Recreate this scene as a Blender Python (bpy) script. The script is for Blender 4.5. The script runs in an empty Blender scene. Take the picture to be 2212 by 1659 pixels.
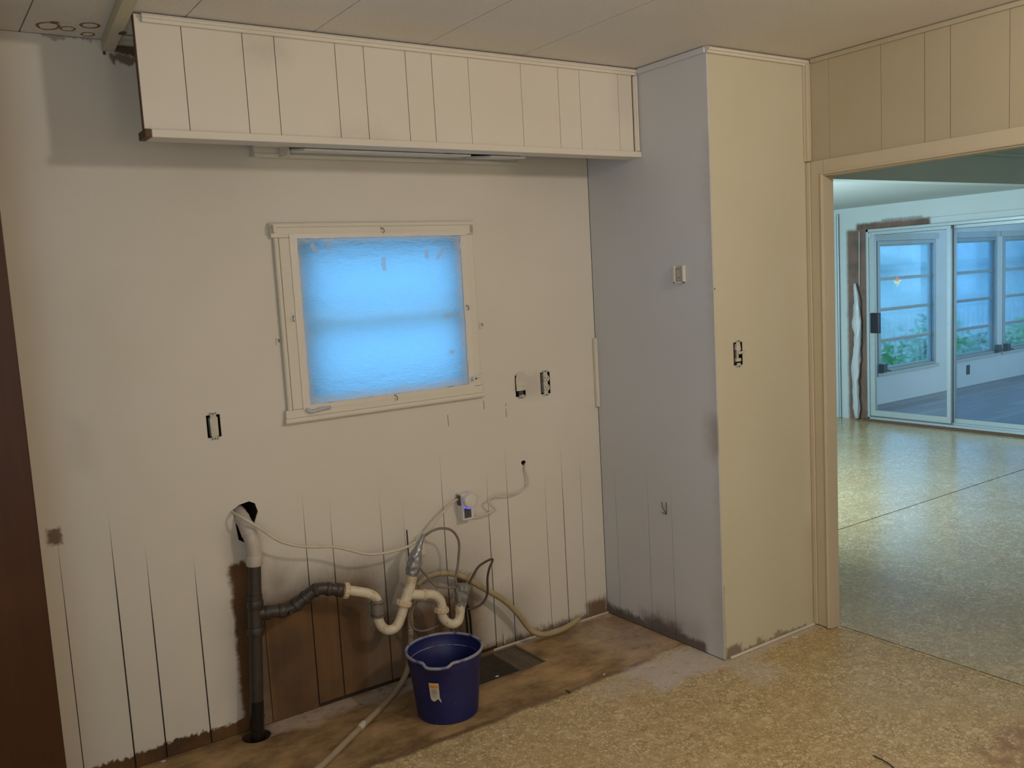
import bpy, bmesh, math, random
from mathutils import Vector, Matrix, noise as mnoise
random.seed(7)
S = bpy.context.scene
COL = S.collection

# ------------------------------------------------------------------ camera
YAW, PITCH, ROLL, FOC = 0.5977, -0.1142, -0.0564, 1936.09
CAM = Vector((-2.4963, -3.0060, 1.5036))
_f = Vector((math.sin(YAW)*math.cos(PITCH), math.cos(YAW)*math.cos(PITCH), math.sin(PITCH)))
_r = Vector((math.cos(YAW), -math.sin(YAW), 0)); _u = _r.cross(_f)
_R = _r*math.cos(ROLL) + _u*math.sin(ROLL)
_U = -_r*math.sin(ROLL) + _u*math.cos(ROLL)
cam = bpy.data.cameras.new('camera'); co = bpy.data.objects.new('camera', cam); COL.objects.link(co)
m = Matrix.Identity(4)
for i in range(3):
    m[i][0], m[i][1], m[i][2], m[i][3] = _R[i], _U[i], -_f[i], CAM[i]
co.matrix_world = m
cam.sensor_width = 36; cam.lens = FOC/2212*36; cam.clip_start = .02; cam.clip_end = 200
S.camera = co

# ------------------------------------------------------------------ world, lights, exposure
W = bpy.data.worlds.new('world'); S.world = W; W.use_nodes = True
wn = W.node_tree; bg = wn.nodes['Background']
bg.inputs[0].default_value = (0.215, 0.525, 0.92, 1)
bg.inputs[1].default_value = 2.2
S.view_settings.view_transform = 'Standard'; S.view_settings.look = 'None'
S.view_settings.exposure = 0.06; S.view_settings.gamma = 1; S.view_settings.use_curve_mapping = False
S.cycles.use_denoising = True
S.cycles.max_bounces = 8; S.cycles.diffuse_bounces = 5; S.cycles.use_adaptive_sampling = True; S.cycles.adaptive_threshold = .03; S.cycles.transmission_bounces = 8
S.cycles.transparent_max_bounces = 12; S.cycles.caustics_reflective = False; S.cycles.caustics_refractive = False
S.cycles.sample_clamp_indirect = 4

def light(name, kind, loc, power, color, size=.1, sy=None, look=None):
    l = bpy.data.lights.new(name, kind); l.energy = power; l.color = color
    if kind == 'AREA':
        l.size = size
        if sy: l.shape = 'RECTANGLE'; l.size_y = sy
    else: l.shadow_soft_size = size
    o = bpy.data.objects.new(name, l); COL.objects.link(o); o.location = loc
    if look is not None: o.rotation_euler = (Vector(look)-Vector(loc)).to_track_quat('-Z', 'Y').to_euler()
    return o
# ceiling lamp of the kitchen, to the right of and behind the camera's view
light('kitchen_lamp_light', 'POINT', (-.38, -2.75, 2.225), 43, (1, .86, .735), .07)
# daylight from the kitchen's left-hand window, outside the view
light('kitchen_left_daylight', 'AREA', (-2.9, -2.6, 1.35), 16, (.58, .78, 1.0), 1.0, 1.0, look=(-.5, -.9, 2.2))
# added fill light behind the camera, softens shadows and lifts the ceiling
light('rear_fill_light', 'POINT', (-1.7, -4.2, 1.45), 11, (1, .85, .72), .16)
# added fill light for the annex, the end wall behind it has no window
light('annex_fill_light', 'AREA', (1.36, 1.25, 1.25), 85, (.66, .88, 1.0), 1.5, 1.1, look=(5, 1.0, .9))
light('porch_fill_light', 'AREA', (8.0, -1.9, 1.3), 75, (.62, .86, 1.0), 4.0, 1.1, look=(8.0, 2.5, .8))  # added fill light that brightens the porch, no window in the wall there

# ------------------------------------------------------------------ helpers
def at(px, py, Y):
    d = _f + _R*((px-1106)/FOC) - _U*((py-829.5)/FOC)
    t = (Y-CAM.y)/d.y
    return CAM + d*t
def fl(px, py, z=0.):
    d = _f + _R*((px-1106)/FOC) - _U*((py-829.5)/FOC)
    return CAM + d*((z-CAM.z)/d.z)

def cat(pts, n=6):
    P = [Vector(p) for p in pts]
    if len(P) < 3: return P
    out = []
    for i in range(len(P)-1):
        p0 = P[i-1] if i else P[0]*2-P[1]
        p1, p2 = P[i], P[i+1]
        p3 = P[i+2] if i+2 < len(P) else P[-1]*2-P[-2]
        for k in range(n):
            t = k/n
            out.append(.5*((2*p1)+(p2-p0)*t+(2*p0-5*p1+4*p2-p3)*t*t+(3*p1-p0-3*p2+p3)*t*t*t))
    out.append(P[-1]); return out

class MB:
    def __init__(s): s.bm = bmesh.new()
    def box(s, x0, x1, y0, y1, z0, z1, bev=0):
        r = bmesh.ops.create_cube(s.bm, size=1, matrix=Matrix.Translation(((x0+x1)/2, (y0+y1)/2, (z0+z1)/2)) @ Matrix.Diagonal((abs(x1-x0), abs(y1-y0), abs(z1-z0), 1)))
        if bev:
            es = list({e for v in r['verts'] for e in v.link_edges})
            bmesh.ops.bevel(s.bm, geom=es, offset=bev, segments=2, affect='EDGES', profile=.5)
        return s
    def prism(s, poly, fn, a, b):
        """poly in 2D, extruded between depths a and b; fn(u,v,d)->xyz"""
        va = [s.bm.verts.new(fn(u, v, a)) for u, v in poly]; vb = [s.bm.verts.new(fn(u, v, b)) for u, v in poly]
        n = len(poly)
        s.bm.faces.new(va); s.bm.faces.new(vb[::-1])
        for i in range(n): s.bm.faces.new((va[i], vb[i], vb[(i+1) % n], va[(i+1) % n]))
        return s
    def tube(s, pts, r, seg=12, cap=True, rf=None):
        P = [Vector(p) for p in pts]; n = len(P); rings = []
        T = [(P[min(i+1, n-1)]-P[max(i-1, 0)]).normalized() for i in range(n)]
        a = Vector((0, 0, 1)) if abs(T[0].z) < .9 else Vector((1, 0, 0))
        N = (a - T[0]*a.dot(T[0])).normalized()
        for i in range(n):
            N = (N - T[i]*N.dot(T[i])).normalized(); B = T[i].cross(N)
            rr = rf(i/(n-1), i) if rf else (r[i] if isinstance(r, (list, tuple)) else r)
            ring = []
            for k in range(seg):
                q = 2*math.pi*k/seg
                w = rr if not callable(rr) else rr(q)
                ring.append(s.bm.verts.new(P[i] + (N*math.cos(q)+B*math.sin(q))*w))
            rings.append(ring)
        for i in range(n-1):
            for k in range(seg):
                s.bm.faces.new((rings[i][k], rings[i][(k+1) % seg], rings[i+1][(k+1) % seg], rings[i+1][k]))
        if cap:
            s.bm.faces.new(rings[0][::-1]); s.bm.faces.new(rings[-1])
        return s
    def band(s, a, b, r, seg=20, lip=.0015):
        """a short collar between points a and b"""
        a, b = Vector(a), Vector(b); d = (b-a)
        ps = [a, a+d*.12, a+d*.88, b]
        return s.tube(ps, [r-lip, r, r, r-lip], seg)
    def lathe(s, prof, c, seg=48, rf=None):
        rings = []
        for j, (r, z) in enumerate(prof):
            ring = []
            for k in range(seg):
                q = 2*math.pi*k/seg
                rr, zz = rf(j, q, r, z) if rf else (r, z)
                ring.append(s.bm.verts.new((c[0]+rr*math.cos(q), c[1]+rr*math.sin(q), c[2]+zz)))
            rings.append(ring)
        for j in range(len(prof)-1):
            for k in range(seg):
                s.bm.faces.new((rings[j][k], rings[j][(k+1) % seg], rings[j+1][(k+1) % seg], rings[j+1][k]))
        return s, rings
    def grid(s, nu, nv, fn):
        V = [[s.bm.verts.new(fn(i/nu, j/nv)) for j in range(nv+1)] for i in range(nu+1)]
        for i in range(nu):
            for j in range(nv): s.bm.faces.new((V[i][j], V[i+1][j], V[i+1][j+1], V[i][j+1]))
        return s
    def bevel(s, off, seg=2):
        bmesh.ops.bevel(s.bm, geom=list(s.bm.edges), offset=off, segments=seg, affect='EDGES', profile=.5, clamp_overlap=True); return s

def base_of(o):
    v = Vector((0, 0, 0))
    while o is not None: v = v+o.location; o = o.parent
    return v
def obj(name, mb, mt, parent=None, smooth=False, origin=None, recalc=True):
    if recalc: bmesh.ops.recalc_face_normals(mb.bm, faces=list(mb.bm.faces))
    me = bpy.data.meshes.new(name); mb.bm.to_mesh(me); mb.bm.free()
    o = bpy.data.objects.new(name, me); COL.objects.link(o)
    if parent is not None:
        o.parent = parent; off = base_of(parent)
    else:
        if origin is None:
            xs = [v.co for v in me.vertices]
            origin = Vector((sum(v.x for v in xs)/len(xs), sum(v.y for v in xs)/len(xs), min(v.z for v in xs)))
        off = Vector(origin); o.location = off
    me.transform(Matrix.Translation(-off))
    if mt is not None: me.materials.append(mt)
    if smooth:
        for p in me.polygons: p.use_smooth = True
        if smooth != 'all':
            try: me.set_sharp_from_angle(angle=math.radians(38))
            except Exception: pass
    return o
def tag(o, label=None, category=None, group=None, kind=None):
    if label: o['label'] = label
    if category: o['category'] = category
    if group: o['group'] = group
    if kind: o['kind'] = kind
    return o
def thing(name, loc, label, category, group=None):
    o = bpy.data.objects.new(name, None); COL.objects.link(o); o.location = Vector(loc); o.empty_display_size = .05
    return tag(o, label, category, group)
def struct(name, mb, mt, label=None, smooth=False, parent=None):
    o = obj(name, mb, mt, parent, smooth)
    if parent is None: o['kind'] = 'structure'
    if label: o['label'] = label
    return o
def cut(o, cutters):
    """apply boolean differences with box cutters given as MB lists"""
    for mb in cutters:
        me = bpy.data.meshes.new('tmp'); bmesh.ops.recalc_face_normals(mb.bm, faces=list(mb.bm.faces)); mb.bm.to_mesh(me)
        c = bpy.data.objects.new('tmp', me); COL.objects.link(c)
        md = o.modifiers.new('b', 'BOOLEAN'); md.operation = 'DIFFERENCE'; md.object = c; md.solver = 'EXACT'
        bpy.context.view_layer.update()
        dg = bpy.context.evaluated_depsgraph_get()
        nm = bpy.data.meshes.new_from_object(o.evaluated_get(dg)); 
        o.modifiers.clear(); old = o.data; nm.name = old.name; o.data = nm
        bpy.data.objects.remove(c); bpy.data.meshes.remove(me)
    return o

# ------------------------------------------------------------------ materials
class NT:
    def __init__(s, name):
        s.m = bpy.data.materials.new(name); s.m.use_nodes = True; s.t = s.m.node_tree
        s.b = s.t.nodes['Principled BSDF']; s.l = s.t.links; s._pos = None
    def n(s, t): return s.t.nodes.new(t)
    def set(s, k, v):
        if hasattr(v, 'node'): s.l.new(v, s.b.inputs[k])
        else: s.b.inputs[k].default_value = v
        return s
    def m_(s, op, a, b=None, c=None, clamp=False):
        n = s.n('ShaderNodeMath'); n.operation = op; n.use_clamp = clamp
        for i, v in enumerate((a, b, c)):
            if v is None: continue
            if hasattr(v, 'node'): s.l.new(v, n.inputs[i])
            else: n.inputs[i].default_value = v
        return n.outputs[0]
    def ss(s, x, a, b):
        n = s.n('ShaderNodeMapRange'); n.interpolation_type = 'SMOOTHSTEP'
        s.l.new(x, n.inputs[0]); n.inputs[1].default_value = a; n.inputs[2].default_value = b
        return n.outputs[0]
    def pos(s):
        if s._pos is None:
            g = s.n('ShaderNodeNewGeometry'); x = s.n('ShaderNodeSeparateXYZ'); s.l.new(g.outputs['Position'], x.inputs[0])
            s._g = g.outputs['Position']; s._pos = x.outputs
        return s._pos
    def noise(s, scale, detail=3, rough=.5, vec=None, dist=0, sc3=None):
        s.pos(); n = s.n('ShaderNodeTexNoise'); n.inputs['Scale'].default_value = scale
        n.inputs['Detail'].default_value = detail; n.inputs['Roughness'].default_value = rough; n.inputs['Distortion'].default_value = dist
        v = vec or s._g
        if sc3:
            mp = s.n('ShaderNodeMapping'); mp.inputs['Scale'].default_value = sc3; s.l.new(v, mp.inputs[0]); v = mp.outputs[0]
        s.l.new(v, n.inputs['Vector']); return n.outputs[0]
    def vor(s, scale, feat='DISTANCE_TO_EDGE', vec=None, out=0, rnd=1):
        s.pos(); n = s.n('ShaderNodeTexVoronoi'); n.feature = feat; n.inputs['Scale'].default_value = scale
        n.inputs['Randomness'].default_value = rnd
        s.l.new(vec or s._g, n.inputs['Vector']); return n.outputs[out]
    def mix(s, f, a, b, mode='MIX'):
        n = s.n('ShaderNodeMix'); n.data_type = 'RGBA'; n.blend_type = mode
        for k, v in ((0, f), (6, a), (7, b)):
            if hasattr(v, 'node'): s.l.new(v, n.inputs[k])
            else: n.inputs[k].default_value = v if k == 0 else (*v[:3], 1)
        return n.outputs[2]
    def ramp(s, f, stops):
        n = s.n('ShaderNodeValToRGB'); s.l.new(f, n.inputs[0]); e = n.color_ramp.elements
        while len(e) > 1: e.remove(e[0])
        e[0].position, e[0].color = stops[0][0], (*stops[0][1], 1)
        for p, c in stops[1:]:
            x = e.new(p); x.color = (*c, 1)
        return n.outputs[0]
    def bump(s, h, strength=.2, dist=.001):
        n = s.n('ShaderNodeBump'); n.inputs['Strength'].default_value = strength; n.inputs['Distance'].default_value = dist
        s.l.new(h, n.inputs['Height']); s.l.new(n.outputs[0], s.b.inputs['Normal']); return s
    def sbox(s, u, v, b, amp):
        """soft box mask; b = (u0,u1,v0,v1,soft,strength)"""
        u0, u1, v0, v1, f, k = b
        r = s.m_('MULTIPLY', s.ss(u, u0-f, u0+f), s.m_('SUBTRACT', 1, s.ss(u, u1-f, u1+f)))
        q = s.m_('MULTIPLY', s.ss(v, v0-f, v0+f), s.m_('SUBTRACT', 1, s.ss(v, v1-f, v1+f)))
        return s.m_('MULTIPLY', s.m_('MULTIPLY', r, q), k)

def simple(name, col, rough=.5, metal=0, var=.12, vs=30, spec=.5, bump=0, bs=200):
    t = NT(name); n = t.noise(vs, 3)
    t.set('Base Color', t.mix(n, [c*(1-var) for c in col], [min(1, c*(1+var)) for c in col]))
    t.set('Roughness', rough).set('Metallic', metal); t.b.inputs['Specular IOR Level'].default_value = spec
    if bump: t.bump(t.noise(bs, 3), bump, .001)
    return t.m

PAINT = (.735, .70, .625)
def paint(name, axis, brown=(), grime=(), base=PAINT, amp=.05, woodc=((.090, .044, .017), (.205, .108, .040)), fine=.02):
    """painted panelling; brown = soft boxes where the old wood shows, grime = soft boxes of grey smudges"""
    t = NT(name); P = t.pos(); u, v = P[axis], P[2]
    big = t.noise(2.2, 3, .55); mid = t.noise(9, 3)
    c = t.mix(big, [base[0]*.90, base[1]*.90, base[2]*.86], [min(1, base[0]*1.06), base[1]*1.06, base[2]*1.10])
    c = t.mix(t.m_('MULTIPLY', mid, .18), c, (.60, .60, .50))
    n1 = t.m_('MULTIPLY', t.m_('SUBTRACT', t.noise(13, 4, .65), .5), amp*2)
    n2 = t.m_('MULTIPLY', t.m_('SUBTRACT', t.noise(60, 3, .6, sc3=(1, 1, .5)), .5), fine*2)
    d = t.m_('ADD', n1, n2)
    n3 = t.m_('MULTIPLY', t.m_('SUBTRACT', t.noise(11, 4, .65, sc3=(1.1, 1.3, 1.7)), .5), amp*2)
    uu, vv = t.m_('ADD', u, n3), t.m_('ADD', v, d)
    def acc(boxes):
        r = None
        for b in boxes:
            x = t.sbox(uu, vv, b, 0); r = x if r is None else t.m_('MAXIMUM', r, x)
        return r
    if grime:
        c = t.mix(acc(grime), c, (.26, .22, .19))
    if brown:
        grain = t.noise(26, 4, .6, sc3=(1, 1, .09)); blot = t.noise(5, 3)
        w = t.mix(grain, woodc[0], woodc[1]); w = t.mix(t.m_('MULTIPLY', t.ss(blot, .40, .70), .7), w, (.050, .032, .020))
        c = t.mix(acc(brown), c, w)
    t.set('Base Color', c).set('Roughness', .62); t.b.inputs['Specular IOR Level'].default_value = .25
    t.bump(t.noise(420, 2, .6), .10, .0006)
    return t.m

# brown bare-wood areas of the window wall (x0,x1,z0,z1,softness,strength)
M_back = paint('back_wall_paint', 0,
    brown=((-2.6, -1.60, -.1, .052, .006, 1), (-1.655, -1.575, -.1, .60, .012, 1), (-1.63, -1.10, -.1, .47, .10, .98),
           (-1.60, -.66, -.1, .30, .075, .92), (-1.2, -.70, -.1, .24, .07, .9), (-1.55, -1.44, .3, .56, .07, .6), (-1.12, -.86, .2, .42, .10, .6),
           (-.72, 0.01, -.1, .028, .018, .85), (-.12, 0.0, -.1, .075, .02, .9),
           (-2.185, -2.145, .785, .835, .007, .85), (-1.845, -1.77, 2.262, 2.31, .006, .95), (-1.86, -1.79, 2.235, 2.262, .006, .8),
           (-2.05, -1.9, 2.293, 2.31, .004, .5)),
    grime=((-2.10, -2.03, 1.00, 1.16, .04, .13), (-1.45, -.6, .28, .5, .12, .30), (-.62, -.4, .0, .25, .08, .35), (-1.66, -1.60, .56, .72, .04, .4), (-.40, -.3, 1.02, 1.12, .03, .25), (-1.75, -1.68, .1, .5, .05, .12)),
    amp=.022)
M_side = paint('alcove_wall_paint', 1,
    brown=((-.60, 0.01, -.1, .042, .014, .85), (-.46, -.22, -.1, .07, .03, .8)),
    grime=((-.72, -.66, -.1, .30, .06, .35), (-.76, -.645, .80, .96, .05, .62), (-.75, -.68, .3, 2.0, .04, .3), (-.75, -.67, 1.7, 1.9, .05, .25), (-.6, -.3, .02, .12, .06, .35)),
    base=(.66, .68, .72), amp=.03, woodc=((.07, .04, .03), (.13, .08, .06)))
M_pier = paint('pier_paint', 0, brown=((.01, .10, -.1, .045, .012, .7), (.1, .5, -.1, .016, .008, .7), (-.01, .012, 0, .3, .01, .4), (.19, .22, .0, .035, .008, .6), (.29, .34, .0, .03, .008, .6)),
    grime=((.52, .60, .0, .45, .06, .22),), base=(.66, .62, .47), amp=.02)
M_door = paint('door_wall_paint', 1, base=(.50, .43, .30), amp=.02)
M_soffit = paint('soffit_paint', 0, grime=((-1.56, -1.42, 2.20, 2.27, .05, .22), (-1.3, -1.1, 1.98, 2.02, .04, .15), (-.1, 0, 2.1, 2.3, .05, .12)), base=(.78, .73, .64), amp=.04)
M_trim = paint('trim_paint', 0, base=(.77, .73, .63), amp=.02)
M_casing = paint('casing_paint', 1, base=(.61, .53, .39), amp=.02)
M_trim_rear = paint('annex_paint', 1, base=(.52, .59, .58), amp=.02)
M_groove = simple('groove_dark_wood', (.035, .018, .009), .8)
M_rawwood = simple('raw_wood_edge', (.115, .060, .032), .7, var=.3, vs=60)
M_black = simple('cavity_black', (.006, .005, .005), .95, var=.1)
M_pale = simple('pale_wood_batten', (.60, .58, .44), .7, var=.12)

def floor_mat(name, kitchen=True):
    t = NT(name); P = t.pos(); x, y = P[0], P[1]
    warp = t.n('ShaderNodeVectorMath'); warp.operation = 'ADD'
    nn = t.n('ShaderNodeTexNoise'); nn.inputs['Scale'].default_value = 28; t.l.new(t._g, nn.inputs['Vector'])
    sc = t.n('ShaderNodeVectorMath'); sc.operation = 'SCALE'; sc.inputs['Scale'].default_value = .022; t.l.new(nn.outputs['Color'], sc.inputs[0])
    t.l.new(t._g, warp.inputs[0]); t.l.new(sc.outputs[0], warp.inputs[1]); wv = warp.outputs[0]
    # flatten z
    e = t.vor(74, vec=wv)
    cell = t.vor(74, 'F1', vec=wv, out=1)
    sepc = t.n('ShaderNodeSeparateColor'); t.l.new(cell, sepc.inputs[0])
    stone = t.ramp(sepc.outputs[0], [(0, (.47, .355, .180)), (.35, (.56, .43, .225)), (.7, (.65, .51, .285)), (1, (.76, .62, .38))])
    edge = t.m_('MULTIPLY', t.m_('SUBTRACT', 1, t.ss(e, .01, .13)), t.ss(t.noise(14, 3), .25, .55))
    c = t.mix(t.m_('MULTIPLY', edge, .75), stone, (.23, .145, .055))
    big = t.noise(3.0, 4, .6)
    c = t.mix(t.m_('MULTIPLY', t.ss(big, .35, .75), .45), c, (.42, .29, .115))
    c = t.mix(t.m_('MULTIPLY', t.ss(t.noise(1.6, 2), .5, .7), .25), c, (.56, .52, .38))
    if kitchen:
        nz = t.m_('MULTIPLY', t.m_('SUBTRACT', t.noise(4, 3), .5), .10)
        yy = t.m_('ADD', y, t.m_('ADD', nz, t.m_('MULTIPLY', t.m_('SUBTRACT', t.noise(40, 3), .5), .02)))
        bare = t.mix(t.ss(t.noise(6, 6, .68, sc3=(.8, 1.3, 1)), .28, .72), (.15, .088, .033), (.48, .32, .155)); bare = t.mix(t.m_('MULTIPLY', t.ss(t.noise(3, 4, .6), .5, .72), .75), bare, (.15, .066, .020))
        bare = t.mix(t.m_('MULTIPLY', t.ss(t.noise(18, 4, .7), .55, .8), .35), bare, (.40, .30, .17))
        bm_ = t.m_('MULTIPLY', t.ss(yy, -.495, -.480), t.m_('SUBTRACT', 1, t.ss(x, .0, .01)))
        c = t.mix(bm_, c, bare)
        ln = t.m_('MULTIPLY', t.ss(yy, -.52, -.497), t.m_('SUBTRACT', 1, t.ss(yy, -.49, -.475)))
        c = t.mix(t.m_('MULTIPLY', ln, t.m_('MULTIPLY', .8, t.m_('SUBTRACT', 1, t.ss(x, -.3, 0)))), c, (.12, .058, .024))
        # overspray of white paint near the pier corner
        n1 = t.m_('MULTIPLY', t.m_('SUBTRACT', t.noise(6, 4, .6), .5), .16)
        xs, ys = t.m_('ADD', x, n1), t.m_('ADD', y, n1)
        w = None
        for b in ((-.36, .01, -.72, -.50, .035, .80), (-.58, -.30, -.66, -.52, .05, .34), (-.06, .09, -.92, -.68, .035, .45), (.0, .57, -.735, -.685, .02, .6),
                  (-.3, .0, -.50, -.05, .12, .30), (-1.5, -1.0, -.10, .01, .035, .5), (-1.6, -1.1, -.09, .01, .02, .5), (-.62, .01, -.035, .01, .012, .5)):
            q = t.sbox(xs, ys, b, 0); w = q if w is None else t.m_('MAXIMUM', w, q)
        c = t.mix(t.m_('MULTIPLY', w, t.ss(t.noise(30, 3, .6), .25, .5)), c, (.60, .54, .50))
        # brown scuffs to the right
        sc2 = t.sbox(xs, ys, (.06, .45, -2.2, -1.62, .04, .75), 0)
        c = t.mix(t.m_('MULTIPLY', sc2, t.ss(t.noise(12, 3, .6), .3, .6)), c, (.24, .125, .06))
    t.set('Base Color', c)
    if kitchen:
        t.set('Roughness', t.m_('ADD', t.m_('MULTIPLY', bm_, .35), .46))
    else: t.set('Roughness', .19)
    t.b.inputs['Specular IOR Level'].default_value = .42 if kitchen else .75
    t.bump(t.m_('ADD', t.m_('MULTIPLY', t.ss(e, 0, .12), .6), t.m_('MULTIPLY', t.noise(8, 2), 1.0)), .25 if kitchen else .12, .002)
    return t.m
M_floor = floor_mat('pebble_linoleum_worn')
M_floor2 = floor_mat('pebble_linoleum', False)

def ceil_mat():
    t = NT('textured_ceiling_tile'); b = t.noise(2, 3); f = t.noise(130, 3, .7)
    c = t.mix(b, (.76, .73, .67), (.86, .84, .79)); c = t.mix(t.m_('MULTIPLY', t.ss(f, .55, .68), .28), c, (.42, .38, .32))
    t.set('Base Color', c).set('Roughness', .85); t.bump(t.m_('SUBTRACT', 1, t.ss(f, .52, .68)), .45, .003); return t.m
M_ceil = ceil_mat()
def cabinet_mat():
    t = NT('dark_stained_wood'); g = t.noise(9, 5, .6, sc3=(4, 4, .25)); b = t.noise(2.4, 3)
    c = t.mix(g, (.030, .010, .003), (.075, .026, .008)); c = t.mix(t.m_('MULTIPLY', t.ss(b, .45, .7), .6), c, (.085, .034, .008))
    t.b.inputs['Specular IOR Level'].default_value = .3; t.set('Base Color', c).set('Roughness', .45); t.bump(g, .08, .001); return t.m
M_cab = cabinet_mat()
M_abs = simple('black_drain_plastic', (.046, .037, .031), .42, var=.35, vs=25)
M_absdark = simple('tarry_black_pipe', (.012, .011, .010), .25, var=.4, vs=60)
def pvc():
    t = NT('stained_white_pvc'); n = t.noise(22, 4, .65); f = t.noise(70, 3)
    c = t.mix(t.m_('MULTIPLY', t.ss(n, .50, .70), .75), (.70, .63, .48), (.46, .28, .11)); c = t.mix(t.m_('MULTIPLY', t.ss(f, .66, .74), .5), c, (.25, .14, .06))
    t.set('Base Color', c).set('Roughness', .32); return t.m
M_pvc = pvc()
M_pvc2 = simple('grey_white_pvc', (.50, .46, .40), .4, var=.15)
M_nut = simple('cream_slip_nut', (.66, .52, .36), .45, var=.25, vs=60)
M_rubber = simple('grey_rubber_coupling', (.19, .17, .15), .6, var=.25, vs=80, bump=.3, bs=120)
M_tape = simple('silver_duct_tape', (.30, .31, .34), .30, .5, var=.2, vs=40, bump=.35, bs=60)
M_tape2 = simple('grey_duct_tape', (.23, .215, .20), .55, 0, var=.2, vs=60, bump=.4, bs=70)
M_cable = simple('painted_white_cable', (.62, .56, .46), .5)
M_gcable = simple('grey_cable', (.20, .170, .145), .5, var=.25)
M_dcable = simple('dark_cable', (.06, .048, .04), .45, var=.3)
M_btube = simple('black_supply_tube', (.012, .014, .015), .2, var=.3)
M_hose = simple('tan_vinyl_hose', (.40, .32, .18), .5, var=.2, vs=18)
M_hose2 = simple('dusty_beige_hose', (.36, .28, .19), .6, var=.25, vs=18)
def blue():
    t = NT('blue_bucket_plastic'); n = t.noise(12, 3); f = t.noise(90, 2)
    c = t.mix(n, (.010, .013, .085), (.016, .020, .125)); c = t.mix(t.m_('MULTIPLY', t.ss(f, .66, .74), .25), c, (.2, .2, .3))
    t.set('Base Color', c).set('Roughness', .42); return t.m
M_blue = blue()
def rim():
    t = NT('scuffed_grey_rim'); n = t.noise(17, 3)
    t.set('Base Color', t.mix(t.ss(n, .50, .62), (.27, .27, .34), (.045, .05, .20))).set('Roughness', .45); return t.m
M_rim = rim()
M_sticker = simple('label_paper', (.62, .56, .44), .6, var=.05)
M_yellow = simple('label_yellow', (.70, .42, .10), .6, var=.1)
M_orange = simple('label_orange', (.66, .16, .02), .6, var=.1)
M_ink = simple('label_ink', (.20, .18, .16), .7, var=.1)
M_white = simple('white_plastic', (.72, .70, .66), .35, var=.04)
M_ivory = simple('painted_device', (.60, .575, .49), .5, var=.1)
M_steel = simple('steel_wire', (.16, .13, .095), .45, .6, var=.3)
M_steel2 = simple('chrome', (.6, .6, .6), .2, 1, var=.1)
M_alu = simple('aluminium_frame', (.42, .49, .50), .38, .35, var=.08)
M_aludark = simple('dark_aluminium', (.10, .12, .13), .4, .5, var=.1)
M_stain = simple('water_stain', (.30, .17, .07), .9, var=.35, vs=90)
M_chip = simple('paint_chip', (.75, .70, .62), .6)
M_handle = simple('black_handle', (.010, .011, .018), .35)

def film():
    t = NT('masking_film'); nt = t.t
    for n in list(nt.nodes):
        if n.type != 'OUTPUT_MATERIAL': nt.nodes.remove(n)
    out = nt.nodes[0]
    tr = t.n('ShaderNodeBsdfTranslucent'); tr.inputs[0].default_value = (.62, .90, .98, 1)
    df = t.n('ShaderNodeBsdfPrincipled'); df.inputs['Base Color'].default_value = (.88, .87, .86, 1); df.inputs['Roughness'].default_value = .3
    mx = t.n('ShaderNodeMixShader'); P = t.pos()
    nz = t.m_('MULTIPLY', t.m_('SUBTRACT', t.noise(16, 4, .6), .5), .035)
    xx, zz = t.m_('ADD', P[0], nz), t.m_('ADD', P[2], nz)
    core = t.m_('MULTIPLY', t.m_('MULTIPLY', t.ss(xx, -1.338, -1.292), t.m_('SUBTRACT', 1, t.ss(xx, -.700, -.652))), t.m_('MULTIPLY', t.ss(zz, 1.105, 1.150), t.m_('SUBTRACT', 1, t.ss(zz, 1.668, 1.70))))
    t.l.new(t.m_('ADD', .12, t.m_('MULTIPLY', t.m_('SUBTRACT', 1, core), .50)), mx.inputs[0])
    t.l.new(tr.outputs[0], mx.inputs[1]); t.l.new(df.outputs[0], mx.inputs[2]); t.l.new(mx.outputs[0], out.inputs[0])
    n = t.noise(70, 4, .65, sc3=(.6, 1, 1.8)); b = t.n('ShaderNodeBump'); b.inputs['Strength'].default_value = .8; b.inputs['Distance'].default_value = .006
    t.l.new(n, b.inputs['Height']); t.l.new(b.outputs[0], df.inputs['Normal']); t.l.new(b.outputs[0], tr.inputs['Normal'])
    return t.m
M_film = film()
def film2():
    t = NT('bunched_plastic_film'); t.set('Base Color', (.62, .66, .68, 1)).set('Roughness', .28).set('Alpha', .72); return t.m
M_film2 = film2()
def glass(name, tint, mixf=.12):
    t = NT(name); nt = t.t
    nt.nodes.remove(t.b); out = [n for n in nt.nodes if n.type == 'OUTPUT_MATERIAL'][0]
    tp = t.n('ShaderNodeBsdfTransparent'); tp.inputs[0].default_value = (*tint, 1)
    gl = t.n('ShaderNodeBsdfGlossy'); gl.inputs['Roughness'].default_value = .02; gl.inputs[0].default_value = (.9, .95, 1, 1)
    fr = t.n('ShaderNodeFresnel'); fr.inputs[0].default_value = 1.45
    mx = t.n('ShaderNodeMixShader'); gg = t.n('ShaderNodeNewGeometry')
    t.l.new(t.m_('MULTIPLY', fr.outputs[0], t.m_('SUBTRACT', 1, gg.outputs['Backfacing'])), mx.inputs[0])
    t.l.new(tp.outputs[0], mx.inputs[1]); t.l.new(gl.outputs[0], mx.inputs[2]); t.l.new(mx.outputs[0], out.inputs[0]); return t.m
M_glass = glass('clear_glass', (.94, .97, .99))
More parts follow.
